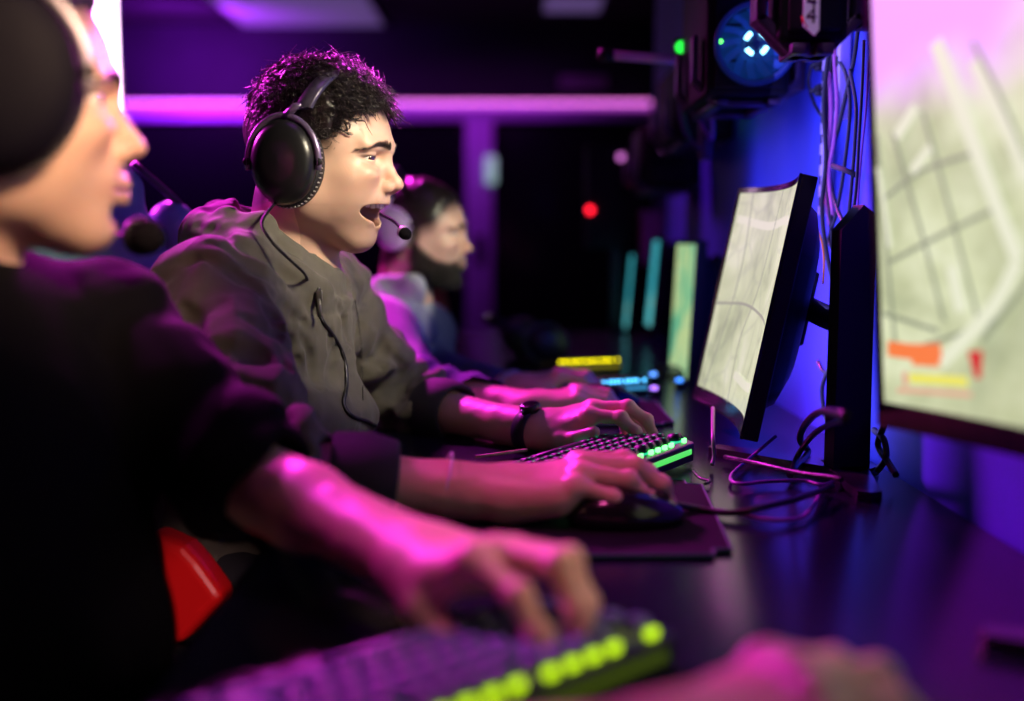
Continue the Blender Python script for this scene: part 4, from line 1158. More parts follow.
    m = MB(); m.box((0, 0, c.z - .01), (.085, .08, .15), bev=.004); m.build('body', mat('pale box', (.70, .45, .70, 1), .6), t)
    m = MB(); m.box((0, 0, c.z + .075), (.092, .088, .02), bev=.004); m.build('lid', mat('pale lid', (.65, .45, .70, 1), .5), t)
    m = MB(); m.box((0, .06, c.z - .09), (.10, .24, .012), bev=.002); m.build('shelf', M_metal, t)
    # wooden stick on the mat
    a, b = PD(476, 457, DESK + .007), PD(527, 450, DESK + .007); m = MB(); d = (b - a)
    m.tube([a - a, b - a], .0022, 8); tag(m.build('wooden_stick', mat('pale wood', (.75, .55, .30, 1), .5, noise=(60, (.6, .4, .2, 1), .4, .6)), None, a), 'pale wooden stick lying on the desk between the two arms', 'stick')

# ------------------------------------------------------------------ chairs
def make_chair(loc, rz, label, accent=(.55, .01, .015, 1), shell=(.045, .075, .10, 1), back_h=.78, seat_z=.48, arms=True, pillow=True):
    t = empty('gaming_chair', loc, rz, label, 'chair')
    A = mat('red leather' + str(accent), accent, .35, bump=(200, .1, .001)); S = mat('chair leather' + str(shell), shell, .42, bump=(200, .15, .001))
    f = Field((-.28, -.30, seat_z - .10), (.30, .30, seat_z + .12), .007)
    f.op(rbox((.0, 0, seat_z - .03), (.24, .22, .045), .04), .01)
    V, Q = f.mesh(); npmesh('seat', [(V, Q)], S, t)
    for s in (1, -1):
        f = Field((-.28, -.34, seat_z - .10), (.30, .34, seat_z + .16), .007); f.op(cone((-.18, s * .25, seat_z), (.20, s * .25, seat_z), .055, .045), .01)
        V, Q = f.mesh(); npmesh('seat_bolster', [(V, Q)], A, t)
    # backrest: tapering shell
    f = Field((-.52, -.32, seat_z - .05), (-.08, .32, seat_z + back_h + .08), .008)
    z0 = seat_z
    for k in range(9):
        u = k / 8; z = z0 + .06 + u * (back_h - .10); x = -.24 - .10 * u; w = np.interp(u, [0, .25, .5, .75, 1], [.19, .22, .24, .20, .13])
        f.op(rbox((x, 0, z), (.035, w, .075), .03), .03)
    V, Q = f.mesh(); npmesh('backrest', [(V, Q)], S, t)
    for s in (1, -1):
        f = Field((-.50, -.34, z0 - .05), (-.06, .34, z0 + back_h), .007); pts = [(-.20, s * .215, z0 + .06), (-.22, s * .25, z0 + .28), (-.25, s * .26, z0 + .42), (-.29, s * .215, z0 + .58)]
        for a, b in zip(pts[:-1], pts[1:]): f.op(cone(a, b, .036, .036), .02)
        V, Q = f.mesh(); npmesh('side_wing', [(V, Q)], S, t)
        m = MB(); m.tube(spline([(a[0] + .028, a[1] + s * .018, a[2]) for a in pts] + [(-.315, s * .15, z0 + back_h - .03)], 6), .006, 6); m.build('piping', A, t)
    if pillow: f = Field((-.42, -.16, z0 + back_h - .22), (-.22, .16, z0 + back_h + .02), .006); f.op(rbox((-.285, 0, z0 + back_h - .10), (.03, .12, .06), .028), .01); V, Q = f.mesh(); npmesh('head_pillow', [(V, Q)], M_black, t)
    for s in (1, -1) if arms else ():
        m = MB(); m.box((-.02, s * .31, seat_z + .20), (.26, .07, .03), bev=.012); m.build('armrest', M_black, t)
        m = MB(); m.box((-.02, s * .30, seat_z + .06), (.05, .03, .27), bev=.006); m.build('armrest_post', M_black, t)
    m = MB(); m.tube([(0, 0, .10), (0, 0, seat_z - .07)], .028, 12); m.build('gas_lift', M_metal, t)
    for k in range(5):
        a = 2 * pi * k / 5 + .3; m = MB(); m.tube([(0, 0, .11), (.29 * cos(a), .29 * sin(a), .075)], [.03, .018], 8); l = m.build('leg', M_black, t)
        m = MB(); m.lathe([(0, -.012), (.028, -.012), (.03, 0), (.028, .012), (0, .012)], M=Matrix.Translation((.29 * cos(a), .29 * sin(a), .03)) @ Matrix.Rotation(a, 4, 'Z') @ Matrix.Rotation(pi / 2, 4, 'X'), n=14); m.build('caster', M_rubber, l)
    return t

def build_chairs():
    c = make_chair((-.29, 1.45, 0), radians(-12), 'dark grey blue gaming chair behind the laughing man', seat_z=.47, back_h=.70, shell=(.13, .34, .38, 1), arms=False, pillow=False, accent=(.02, .03, .04, 1))
    Mi = (Matrix.Translation((-.29, 1.45, 0)) @ Matrix.Rotation(radians(-12), 4, 'Z')).inverted()
    q = [Mi @ P(a, b, 1.17) for a, b in ((150, 528), (190, 542), (206, 557), (235, 592), (188, 640), (150, 650))]
    m = MB(); m.prism([(v.x, v.z) for v in q], -.02, .02, Matrix.Translation((0, q[2].y, 0)) @ Matrix(((1, 0, 0, 0), (0, 0, -1, 0), (0, 1, 0, 0), (0, 0, 0, 1))))
    o = m.build('side_panel', mat('red panel leather', (.85, .010, .012, 1), .38, bump=(200, .1, .001)), c); b = o.modifiers.new('bevel', 'BEVEL'); b.width = .012; b.segments = 4; b.limit_method = 'ANGLE'
    make_chair((-.70, .82, 0), radians(4), 'dark gaming chair under the nearest man at the left edge', seat_z=.47, back_h=.55)
    make_chair((-.36, 2.28, 0), radians(0), 'dark gaming chair behind the bearded man', seat_z=.40, back_h=.50)
    make_chair((.02, 2.98, 0), radians(0), 'red gaming chair beyond the bearded man\'s chest', shell=(.55, .015, .01, 1), seat_z=.42, back_h=.46)
    make_chair((-.62, 3.60, 0), radians(-3), 'dark chair with thin red piping far behind the laughing man\'s hood', accent=(.85, .01, .03, 1), seat_z=.33, back_h=.74)
# ------------------------------------------------------------------ people
M_skin = mat('skin', attr='Col', rough=.42, sss=.12, bump=(500, .12, .0004))
M_hair = mat('dark hair', (.016, .011, .010, 1), .36, spec=.55)
M_nail = mat('nail', (.62, .36, .30, 1), .28)
M_teeth = mat('teeth', (.86, .80, .68, 1), .2, coat=.5)

def ray(field, px, py, y0, y1, n=400):
    """first point of a field's surface on the sight line through a pixel"""
    d = _F + Vector(((px - 512) / FPX, 0, 0)) - _U * ((py - 350.5) / FPX)
    for i in range(n):
        y = y0 + (y1 - y0) * i / n; p = CAM + d * (y / d.y)
        g = [(p[k] - field.lo[k]) / field.h for k in range(3)]
        j = [int(v) for v in g]
        if any(j[k] < 0 or j[k] >= field.n[k] - 1 for k in range(3)): continue
        if field.F[j[0], j[1], j[2]] < 0: return p
    return None

def person_head(root, M, kind, hair, mouth, eyes, neck_end, **ck):
    """M: head matrix (local->world). returns head mesh parts in world coordinates"""
    Mi = M.inverted(); ne = Mi @ Vector(neck_end)
    f = head_field(mouth, eyes, neck=tuple(ne), neck_r=ck.pop('neck_r', .056), ears=True)
    V, Q = f.mesh()
    col = head_colour(V, mouth, **ck)
    return (xf(V, M), Q), col

def skin_object(root, parts, cols):
    o = npmesh('body', parts, M_skin, root, lambda V: np.concatenate(cols)); return o

def arm_colour(V, base=None): 
    c = np.tile(SKIN['base'], (len(V), 1)); n = vnoise(V * 60, 8)[:, None]
    return c * (1 + .05 * n) 

def fold_noise(p, sc, seed, stretch=(1, 1, 1)):
    q = p * np.array(stretch) * sc
    w = np.stack([vnoise(q * .7 + 5, seed + 1), vnoise(q * .7 + 9, seed + 2), vnoise(q * .7 + 13, seed + 3)], 1)
    n = vnoise(q + w * .9, seed)
    return 1.7 * (1 - np.abs(n)) ** 2.2 - .75        # ridges

def sleeve_folds(p, a, b, rad, amp, n, seed, bias=0):
    """wrinkles running round a limb"""
    a = np.array(a); b = np.array(b); ab = b - a; L = np.linalg.norm(ab); t = ((p - a) @ ab) / L ** 2
    q = p - a - np.clip(t, 0, 1)[:, None] * ab; r = np.linalg.norm(q, axis=1)
    near = np.exp(-np.maximum(r - rad * 1.35, 0) / .012) * smooth_step(-.15, .1, t) * (1 - smooth_step(.95, 1.15, t))
    u = np.cross(ab / L, (0, 0, 1.)); u /= np.linalg.norm(u); v = np.cross(ab / L, u)
    ph = np.arctan2(q @ u, q @ v)
    w = vnoise(p * 14, seed) * 1.7 + vnoise(p * 30, seed + 4) * .5
    s = np.sin(t * n * 6.28 + w * 1.8 + 1.2 * np.sin(ph + seed))
    return amp * near * (np.sign(s) * np.abs(s) ** .8) * (.45 + .55 * smooth_step(-.3, .9, t + bias))

def headset(M, label, cup_m, band_m, mic=None, side_mic=1, ring_m=None, scale=1.0, band_tilt=0.1, group=None, cup_r=(.041, .051), tall=.138, foam=1.0):
    t = bpy.data.objects.new('headset', None); COL.objects.link(t); t.matrix_world = M; tag(t, label, 'headphones', group)
    rx, rz_ = cup_r
    for s in (1, -1):
        Mc = Matrix.Translation((-.002, s * .0, -.002)) @ Matrix.Rotation(-s * pi / 2, 4, 'X')
        # cushion (against the head), then the shell
        m = MB(); m.lathe([(rx * .55, .070), (rx * .98, .070), (rx * 1.10, .078), (rx * 1.10, .088), (rx * 1.0, .096), (rx * .6, .096)], M=Mc, n=40, sy=rz_ / rx)
        m.build('ear_cushion', mat('ear cushion', (.015, .014, .016, 1), .6, bump=(300, .3, .0006)), t)
        m = MB(); m.lathe([(rx * .9, .094), (rx * 1.03, .096), (rx * 1.04, .102), (rx * .98, .110), (rx * .80, .117), (rx * .45, .1205), (0, .1215)], M=Mc, n=40, sy=rz_ / rx)
        c = m.build('ear_cup', cup_m, t)
        # stitched seam round the cushion
        m = MB()
        for k in range(56):
            a = 2 * pi * k / 56; p = Mc @ Vector((cos(a) * rx * 1.09, sin(a) * rz_ * 1.09, .0855)); q = Mc @ Vector((cos(a) * rx * 1.10, sin(a) * rz_ * 1.10, .0915))
            m.tube([p, q], .0011, 5)
        m.build('stitching', mat('grey stitching', (.35, .33, .33, 1), .6), c)
        # yoke: half ring over the top of the cup
        m = MB(); m.tube([Mc @ Vector((sin(a) * rx * 1.12, -cos(a) * rz_ * 1.10, .104)) for a in np.linspace(-1.75, 1.75, 26)] if s > 0 else
                         [Mc @ Vector((sin(a) * rx * 1.12, cos(a) * rz_ * 1.10, .104)) for a in np.linspace(-1.75, 1.75, 26)], .0042, 8)
        m.build('yoke', ring_m or band_m, t)
        m = MB(); z0 = rz_ * 1.08
        xt = .010 + band_tilt * .035; m.tube([(0, s * .104, z0 - .004), (xt * .55, s * .102, z0 + .010), (xt, s * .097, .068)], [.0055, .0048, .0045], 8); m.build('slider', ring_m or band_m, t)
        for e in (-1, 1):
            m = MB(); m.lathe([(0, -.004), (.005, -.004), (.005, .004), (0, .004)], M=Mc @ Matrix.Translation((e * rx * 1.12, 0, .104)), n=12); m.build('pivot', M_black, t)
    # band over the head
    m = MB(); pts = []
    for a in np.linspace(-pi / 2 * .93, pi / 2 * .93, 30):
        z = .055 + cos(a) * (tall - .055); y = -sin(a) * .098; pts.append(Vector((.010 + band_tilt * (z - .03) * 1.0, y, z)))
    vs = []; fs = []; n = len(pts)
    for i, p in enumerate(pts):
        d = (pts[min(i + 1, n - 1)] - pts[max(i - 1, 0)]).normalized(); nn = d.cross(Vector((1, 0, 0))).normalized()
        if nn.z < 0 and abs(p.y) < .05: nn = -nn
        nn = Vector((0, p.y, (p.z - .03))).normalized()
        for (w, h) in ((-.010, 0), (.010, 0), (.012, .003), (.009, .007), (-.009, .007), (-.012, .003)): vs.append(p + Vector((w, 0, 0)) + nn * h)
    for i in range(n - 1):
        for k in range(6): l = (k + 1) % 6; fs.append((i * 6 + k, i * 6 + l, (i + 1) * 6 + l, (i + 1) * 6 + k))
    m.add(vs, fs, True); m.build('headband', band_m, t)
    if mic:
        pts = [Vector(p) for p in mic]; m = MB(); m.tube(spline(pts, 8), .0021, 8); b = m.build('microphone_boom', M_black, t)
        e = pts[-1]; d = (pts[-1] - pts[-2]).normalized(); Mm = Matrix.Translation(e) @ d.to_track_quat('Z', 'Y').to_matrix().to_4x4() @ Matrix.Scale(foam, 4)
        m = MB(); m.lathe([(0, -.007), (.006, -.006), (.0085, 0), (.0085, .008), (.006, .014), (0, .0155)], M=Mm, n=18); m.build('microphone', mat('mic foam', (.006, .005, .007, 1), .95, spec=.05, bump=(700, .6, .001)), b)
        m = MB(); m.lathe([(.0086, -.001), (.0094, 0), (.0094, .003), (.0086, .004)], M=Mm, n=18); m.build('mic_ring', M_black if foam > 1 else mat('mic ring', (.6, .4, .6, 1), .3, metal=.7), b)
    return t

def legs(hip, yaw, seat_z, m, root, col, knee_x=.42, name='trousers'):
    """two thighs and shins in trousers; feet on the floor"""
    hx, hy = hip
    f = Field((hx - .25, hy - .32, .02), (hx + knee_x + .22, hy + .32, seat_z + .22), .01)
    for s in (1, -1):
        a = (hx, hy + s * .09, seat_z + .075); k = (hx + knee_x, hy + s * .13, seat_z + .05); an = (hx + knee_x - .04, hy + s * .13, .10)
        f.op(cone(a, k, .088, .066), .03); f.op(cone(k, an, .064, .048), .03)
    f.op(ell((hx, hy, seat_z + .10), (.14, .18, .10)), .04)
    f.disp(lambda p: .005 * fold_noise(p, 14, 4), .03)
    V, Q = f.mesh(); npmesh(name, [(V, Q)], m, root)
    for s in (1, -1):
        f = Field((hx + knee_x - .16, hy + s * .13 - .08, -.005), (hx + knee_x + .22, hy + s * .13 + .08, .16), .006)
        f.op(rbox((hx + knee_x + .03, hy + s * .13, .045), (.13, .045, .04), .035), .01); f.op(cone((hx + knee_x - .05, hy + s * .13, .06), (hx + knee_x - .04, hy + s * .13, .11), .045, .045), .03)
        f.clip(lambda X, Y, Z: .004 - Z + 0 * X + 0 * Y)
        V, Q = f.mesh(); npmesh('shoe', [(V, Q)], mat('shoe', (.03, .03, .035, 1), .6), root)

# ---------------------------------------------------------------- the laughing man in the hoodie
def build_hero():
    root = empty('person', (-.30, 1.42, 0), 0, 'laughing young man with dark curly hair in an olive zip hoodie, in sharp focus, typing', 'person')
    hold = root.location.copy(); root.location = (0, 0, 0)
    N_ = P(284, 262, 1.42); SR = P(215, 306, 1.25); SL = P(318, 292, 1.60)
    ER = P(262, 470, 1.05); WR = P(488, 493, 1.08); EL = P(402, 402, 1.68); WL = P(536, 431, 1.48)
    head_o = P(314, 166, 1.42); hrz = radians(-10); S_ = 1.0
    MH = Matrix.Translation(head_o) @ Matrix.Rotation(hrz, 4, 'Z') @ Matrix.Rotation(radians(1), 4, 'Y') @ Matrix.Scale(.965, 4)
    hp, hc = person_head(root, MH, 'hero', None, 'open', .10, (N_.x, N_.y, N_.z - .03), stub=.38)
    dR = dict(fwd=(1, 0.02, .21), up=(-.12, -.10, 1), side=(0, 1, 0), sc=1.07,
              curls=[(.22, .50, .50), (.26, .58, .55), (.34, .62, .5), (.50, .60, .4)], splay=(.06, .0, -.06, -.16), thumb=[(.02, .02, -.010), (.048, .046, -.022), (.078, .058, -.032), (.104, .055, -.040)])
    (rp, ri) = arm_mesh(ER, WR, dR, h=.0016, r0=.0325, r1=.0262, flat=.95)
    dL = dict(fwd=(.088, -.030, .036), up=(-.35, -.12, 1), side=(0, -1, 0), sc=.96,
              curls=[(.40, .72, .45), (.30, .70, .55), (.45, .75, .5), (.6, .8, .5)], splay=(.10, .02, -.05, -.12), thumb=[(.02, .02, -.008), (.040, .040, -.014), (.068, .050, -.016), (.094, .050, -.014)])
    (lp, li) = arm_mesh(EL, WL, dL, h=.0017, r0=.033, r1=.0260, flat=.92)
    # hidden trunk joins the parts
    f = Field((-.56, 1.10, .45), (-.08, 1.75, 1.03), .012)
    f.op(ell((-.33, 1.42, .83), (.10, .15, .19)), .03); f.op(ell((-.35, 1.42, .62), (.11, .14, .14)), .05); f.op(cone(N_, (-.32, 1.42, .90), .05, .08), .05)
    f.op(cone((-.32, 1.40, .93), SR, .05, .045), .03); f.op(cone(SR, ER, .040, .030), .02); f.op(cone((-.30, 1.44, .93), SL, .05, .040), .03); f.op(cone(SL, EL, .040, .030), .02)
    tp = f.mesh()
    skin_object(root, [hp, rp, lp, tp], [hc, arm_colour(rp[0]), arm_colour(lp[0]), arm_colour(tp[0])])
    n = nails_mesh([li, ri]); n.build('nails', M_nail, root)
    m = teeth_part(); m.v = [tuple(MH @ Vector(v)) for v in m.v]; m.build('teeth', M_teeth, root)
    for s in (1, -1):
        e = eye_part(root, s, (.90, -.22 + .12 * s, -.24)); e.matrix_parent_inverse = Matrix.Identity(4); e.matrix_local = MH
    # hair
    def th(p):
        q = p[:, 2] + .30 * p[:, 0]
        return np.interp(q, [-.08, -.02, .03, .06, .09, .12], [.0015, .003, .006, .008, .012, .014])
    cap = hair_cap(th, freq=70, amp=.0035)
    long = hair_strands(5200, lambda p: np.interp(p[2] + .30 * p[0], [.02, .05, .08, .11], [.006, .016, .034, .042]), 1.1, lie=.3, curlr=.0056, rad=.00095, region=lambda p: p[2] + .30 * p[0] > .03, npt=15)
    front = hair_strands(1500, lambda p: .036, 1.3, lie=.15, curlr=.0065, rad=.0010, region=lambda p: p[0] > .055 and p[2] > .07, npt=16, seed=5)
    short = hair_strands(4200, lambda p: .0085, .35, lie=.55, curlr=.003, rad=.0006, seed=9, region=lambda p: p[2] + .30 * p[0] < .06, npt=6)
    b = brow_hairs(xf(hp[0], MH.inverted()))
    npmesh('hair', [(xf(V, MH), Q) for V, Q in (cap, long, front, short, b)], M_hair, root)
    # ---- hoodie
    cuffR = ER + (WR - ER) * .52; cuffL = EL + (WL - EL) * .40
    f = Field((-.62, .90, .50), (.02, 1.86, 1.11), .0038)
    Rz = np.array(Matrix.Rotation(radians(-10), 3, 'Z'))
    f.op(ell((-.330, 1.42, .865), (.118, .172, .17), Rz), .001)
    f.op(ell((-.340, 1.41, .73), (.112, .168, .16), Rz), .06)
    f.op(ell((-.375, 1.42, .60), (.135, .175, .10), Rz), .05)
    f.op(ell((-.232, 1.385, .790), (.040, .125, .050), Rz), .04)
    f.op(cone(N_ + Vector((-.01, -.03, -.05)), SR + Vector((.0, .01, .0)), .072, .066), .05)
    f.op(cone(N_ + Vector((-.005, .03, -.05)), SL, .070, .062), .05)
    mR = SR.lerp(ER, .5) + Vector((-.004, 0, .004))
    f.op(cone(SR, mR, .069, .060), .04); f.op(cone(mR, ER, .060, .054), .02)
    uR = (cuffR - ER).normalized(); f.op(cone(ER, cuffR - uR * .072, .053, .0475), .025)
    mL = SL.lerp(EL, .5)
    f.op(cone(SL, mL, .066, .058), .04); f.op(cone(mL, EL, .058, .054), .02); uL = (cuffL - EL).normalized(); f.op(cone(EL, cuffL - uL * .068, .053, .0485), .025)
    # hood lying round the neck
    hp_ = [P(219, 236, 1.43), P(226, 248, 1.33), P(246, 262, 1.29), P(282, 284, 1.315), P(312, 292, 1.345)]
    for (a, b), (r1, r2) in zip(zip(hp_[:-1], hp_[1:]), ((.030, .032), (.032, .034), (.034, .030), (.030, .022))): f.op(cone(a, b, r1, r2), .014)
    hq = [P(217, 232, 1.45), P(225, 226, 1.52), P(262, 234, 1.55), P(305, 262, 1.53), P(328, 286, 1.44)]
    for (a, b), (r1, r2) in zip(zip(hq[:-1], hq[1:]), ((.030, .032), (.032, .030), (.030, .026), (.026, .018))): f.op(cone(a, b, r1, r2), .012)
    hb = [P(232, 222, 1.35), P(258, 232, 1.325), P(290, 262, 1.335), P(318, 287, 1.375)]
    for (a, b), (r1, r2) in zip(zip(hb[:-1], hb[1:]), ((.020, .021), (.021, .021), (.021, .015))): f.op(cone(a, b, r1, r2), .008)
    f.op(ell(P(224, 243, 1.43), (.052, .10, .038), np.array(Matrix.Rotation(radians(35), 3, 'Y'))), .03)
    f.op(cone(P(207, 221, 1.40), P(230, 216, 1.44), .015, .017), .012)
    # collar opening for the neck
    f.op(cone(N_ + Vector((.0, 0, .15)), N_ + Vector((.006, 0, .0)), .066, .062), .010, '-')
    f.op(cone(P(318, 262, 1.405), P(322, 280, 1.395), .016, .006), .008, '-')
    creases = [[(236, 318), (262, 322), (288, 340), (300, 366)], [(225, 345), (255, 352), (285, 368), (303, 390)], [(215, 372), (250, 384), (285, 398), (312, 408)], [(240, 412), (280, 418), (318, 424)],
        [(262, 300), (280, 325), (298, 350)], [(300, 425), (330, 438), (352, 450)], [(290, 446), (320, 458), (346, 468)], [(330, 330), (336, 360), (331, 395)], [(300, 330), (312, 360), (322, 400)],
        [(268, 285), (290, 310), (318, 335)], [(374, 330), (386, 350), (398, 366)], [(370, 362), (392, 376), (412, 384)], [(378, 392), (400, 398), (424, 396)], [(384, 345), (404, 368), (426, 384)],
        [(198, 226), (225, 233), (252, 248), (282, 270), (310, 290)], [(205, 242), (235, 252), (262, 270), (290, 290)], [(176, 262), (205, 259), (240, 273), (266, 293)], [(330, 296), (344, 318), (352, 350)], [(180, 300), (200, 330), (205, 360)]]
    tracks = []
    for cr in creases:
        q = [ray(f, v.x, v.y, 1.0, 1.8) for v in spline([(a, b, 0) for a, b in cr], 4)]
        q = [v for v in q if v is not None]
        tracks.append([v for i, v in enumerate(q) if i == 0 or (v - q[i - 1]).length < .05])
    for n_, q in enumerate(tracks):
        soft = .75 if 7 <= n_ <= 9 or n_ == 17 else 1
        for i in range(len(q) - 1):
            t_ = i / max(len(q) - 2, 1); w_ = soft * (.35 + .65 * sin(pi * (.1 + .8 * t_)))
            f.op(cone(q[i] + Vector((0, -.0035, .001)), q[i + 1] + Vector((0, -.0035, .001)), .0045 * w_, .0045 * w_), .016 * w_, '-')
    aSR, aER, aCR, aSL, aEL, aCL = [np.array(v) for v in (SR, ER, cuffR, SL, EL, cuffL)]
    NV = np.array(N_)
    def disp(p):
        d = sleeve_folds(p, aSR, aER, .062, .0060, 3.2, 3, -.25) + sleeve_folds(p, aER, aCR, .048, .0085, 3.2, 5, .3)
        d += sleeve_folds(p, aSL, aEL, .060, .0080, 3.6, 7, -.1) + sleeve_folds(p, aEL, aCL, .048, .0085, 2.6, 9, .3)
        rr = np.linalg.norm((p - NV) * (1, 1, 1.2), axis=1)
        hood = np.exp(-((rr - .10) / .06) ** 2) * (p[:, 2] > .93)
        q = np.stack([rr * 55 + 2 * vnoise(p * 12, 21), np.zeros(len(p)) + 3.3, np.zeros(len(p)) + 1.7], 1)
        d += .0035 * hood * np.sin(rr * 190 + 3.2 * vnoise(p * 11, 22) + 2.0 * np.arctan2(p[:, 1] - NV[1], p[:, 0] - NV[0]))
        tor = np.exp(-(((p[:, 0] + .30) / .16) ** 4)) * (p[:, 2] < .97)
        d += .0050 * fold_noise(p, 13, 31, (1.2, .8, .55)) * (1 - .6 * hood) + .0016 * fold_noise(p, 34, 35, (1, 1, .7))
        # soft sag lines across the belly
        d += .0040 * tor * np.sin(p[:, 2] * 95 + 2.4 * vnoise(p * 9, 41) + p[:, 1] * 14) * smooth_step(.92, .80, p[:, 2])
        return d
    f.disp(disp, .03)
    for a, b in ((aER, aCR), (aEL, aCL)):      # open sleeve ends
        u = (b - a) / np.linalg.norm(b - a)
        f.op(cone(b - u * .07, b + u * .05, .033, .039), .004, '-')
    V, Q = f.mesh()
    zh = 'Col'
    M_hood = mat('olive hoodie', (.086, .079, .060, 1), .88, noise=(40, (.11, .102, .078, 1), .35, .7), bump=(700, .35, .0007), sheen=.12)
    hood_o = npmesh('hoodie', [(V, Q)], M_hood, root)
    # ribbed cuffs
    rib = mat('dark ribbed cuff', (.022, .022, .030, 1), .8)
    for a, b, r, x0, x1 in ((ER, cuffR, .0445, -.052, .014), (EL, cuffL, .0455, -.050, .014)):
        d = (b - a).normalized(); M_ = Matrix.Translation(b) @ d.to_track_quat('Z', 'Y').to_matrix().to_4x4()
        n = 66; vs = []; fs = []; prof = [(-.98, x0), (1.0, x0 + .004), (1.07, (x0 + x1) / 2), (.96, x1 - .003), (.90, x1), (.80, x1 - .004), (.80, x0)]
        for i, (s, z) in enumerate(prof):
            for k in range(n):
                q = 2 * pi * k / n; rr = r * abs(s) * (1 + (.018 * (1 if k % 2 else -1) if 0 < i < 5 else 0)); vs.append((rr * cos(q), rr * sin(q), z))
        for i in range(len(prof) - 1):
            for k in range(n): l = (k + 1) % n; fs.append((i * n + k, i * n + l, (i + 1) * n + l, (i + 1) * n + k))
        m = MB(); m.add(vs, fs, True, M_); m.build('cuff', rib, root)
    # zip, seams, cord
    def on(pts, off, y0=1.0, y1=1.75):
        out = []
        for q in spline([(a, b, 0) for a, b in pts], 7):
            p = ray(f, q.x, q.y, y0, y1)
            if p is not None: out.append(p + Vector((.0, -off, off * .2)))
        if len(out) > 4:      # smooth the track
            for _ in range(2): out = [out[0]] + [(out[i - 1] + out[i] * 2 + out[i + 1]) / 4 for i in range(1, len(out) - 1)] + [out[-1]]
        return out
    Z = mat('zip tape', (.008, .008, .009, 1), .6); ZT = mat('zip teeth', (.13, .13, .11, 1), .35, metal=.6)
    zp = on([(319, 288), (318, 302), (322, 320), (335, 338), (345, 360), (347, 385), (344, 404), (352, 416), (366, 421), (376, 426)], .0008)
    if len(zp) > 3:
        m = MB(); m.tube(zp, .0026, 6); z_ = m.build('zip', Z, root)
        m = MB(); m.tube([p + Vector((.0, -.0026, .001)) for p in zp], .0013, 5); m.build('zip_teeth', ZT, z_)
        p = zp[2]; m = MB(); m.box(p + Vector((.002, -.007, -.004)), (.008, .004, .013), bev=.0015); m.tube([p + Vector((.002, -.009, -.008)), p + Vector((.003, -.011, -.030))], [.0022, .0028], 8); m.build('zip_pull', ZT, z_)
    seam = mat('seam', (.03, .028, .02, 1), .9)
    for pts in ([(355, 300), (360, 330), (362, 365), (363, 400)],):
        q = on(pts, .0006)
        if len(q) > 3: m = MB(); m.tube([p + Vector((0, .0006, 0)) for p in q], .0007, 5); m.build('seam', seam, hood_o)
    # t-shirt neckline peeking out: skip; trousers
    legs((-.36, 1.42), 0, .50, mat('dark trousers', (.008, .008, .012, 1), .85, bump=(500, .3, .0006)), root, None)
    for c in root.children: c.location = Vector(c.location) - hold if c.matrix_local.to_translation().length < 1e-9 else c.location - hold
    root.location = hold
    # headset
    h = headset(MH, 'black over-ear headset on the laughing man', mat('cup plastic', (.012, .012, .013, 1), .28), mat('headset band', (.10, .085, .13, 1), .30, metal=.5),
                mic=[(.014, .112, -.012), (.050, .100, -.052), (.088, .075, -.070), (.108, .052, -.084)], ring_m=mat('headset frame', (.22, .17, .28, 1), .28, metal=.6), tall=.117, band_tilt=.42)
    # cable from the cup down to the collar
    q = [MH @ Vector((-.012, -.100, -.050))] + [P(a, b, y) for a, b, y in ((262, 222, 1.275), (272, 242, 1.255), (288, 258, 1.262), (303, 272, 1.275), (308, 281, 1.31))]
    m = MB(); m.tube(spline([p - q[0] for p in q], 8), .0018, 8); c = m.build('headset_cable', M_black, h); c.matrix_parent_inverse = Matrix.Identity(4); c.matrix_local = MH.inverted() @ Matrix.Translation(q[0])
    # watch on the left wrist
    d = (WL - EL).normalized(); Mw = Matrix.Translation(WL - d * .006) @ d.to_track_quat('Z', 'Y').to_matrix().to_4x4() @ Matrix.Scale(1.07, 4)
    t = bpy.data.objects.new('wristwatch', None); COL.objects.link(t); t.matrix_world = Mw; tag(t, 'dark banded wristwatch on the laughing man\'s far wrist', 'watch')
    up = Mw.to_3x3().inverted() @ Vector((0, -.35, 1)); ua = atan2(up.y, up.x)
    m = MB(); n = 40; vs = []; fs = []
    for i, (r, z) in enumerate(((.0285, -.011), (.0305, -.010), (.0305, .010), (.0285, .011))):
        for k in range(n): a = 2 * pi * k / n; vs.append((r * cos(a), r * sin(a) * .98, z))
    for i in range(3):
        for k in range(n): l = (k + 1) % n; fs.append((i * n + k, i * n + l, (i + 1) * n + l, (i + 1) * n + k))
    m.add(vs, fs, True); m.build('strap', mat('watch strap', (.015, .013, .03, 1), .35), t)
    Mr = Matrix.Rotation(ua, 4, 'Z') @ Matrix.Translation((.0305, 0, .001)) @ Matrix.Rotation(pi / 2, 4, 'Y')
    m = MB(); m.lathe([(0, -.004), (.0125, -.004), (.0135, 0), (.0130, .005), (.0112, .0062)], M=Mr, n=30); m.build('watch_case', M_metal, t)
    m = MB(); m.lathe([(.0112, .0060), (.008, .0066), (0, .0068)], M=Mr, n=30); m.build('dial', M_gloss, t)
    m = MB(); m.lathe([(0, 0), (.002, 0), (.002, .003), (0, .003)], M=Mr @ Matrix.Translation((0, .0135, .001)) @ Matrix.Rotation(-pi / 2, 4, 'X'), n=10); m.build('crown', M_steel, t)
    # thin bracelet on the right forearm
    cpos = ER + (WR - ER) * .82; cpos = P(444, 482, 1.075); d = (WR - ER).normalized(); Mb = Matrix.Translation(cpos) @ d.to_track_quat('Z', 'Y').to_matrix().to_4x4()
    m = MB(); m.tube([(.0300 * cos(a), .0300 * sin(a), .004 * sin(a)) for a in np.linspace(0, 6.283, 48, endpoint=False)], .0012, 6, closed=True)
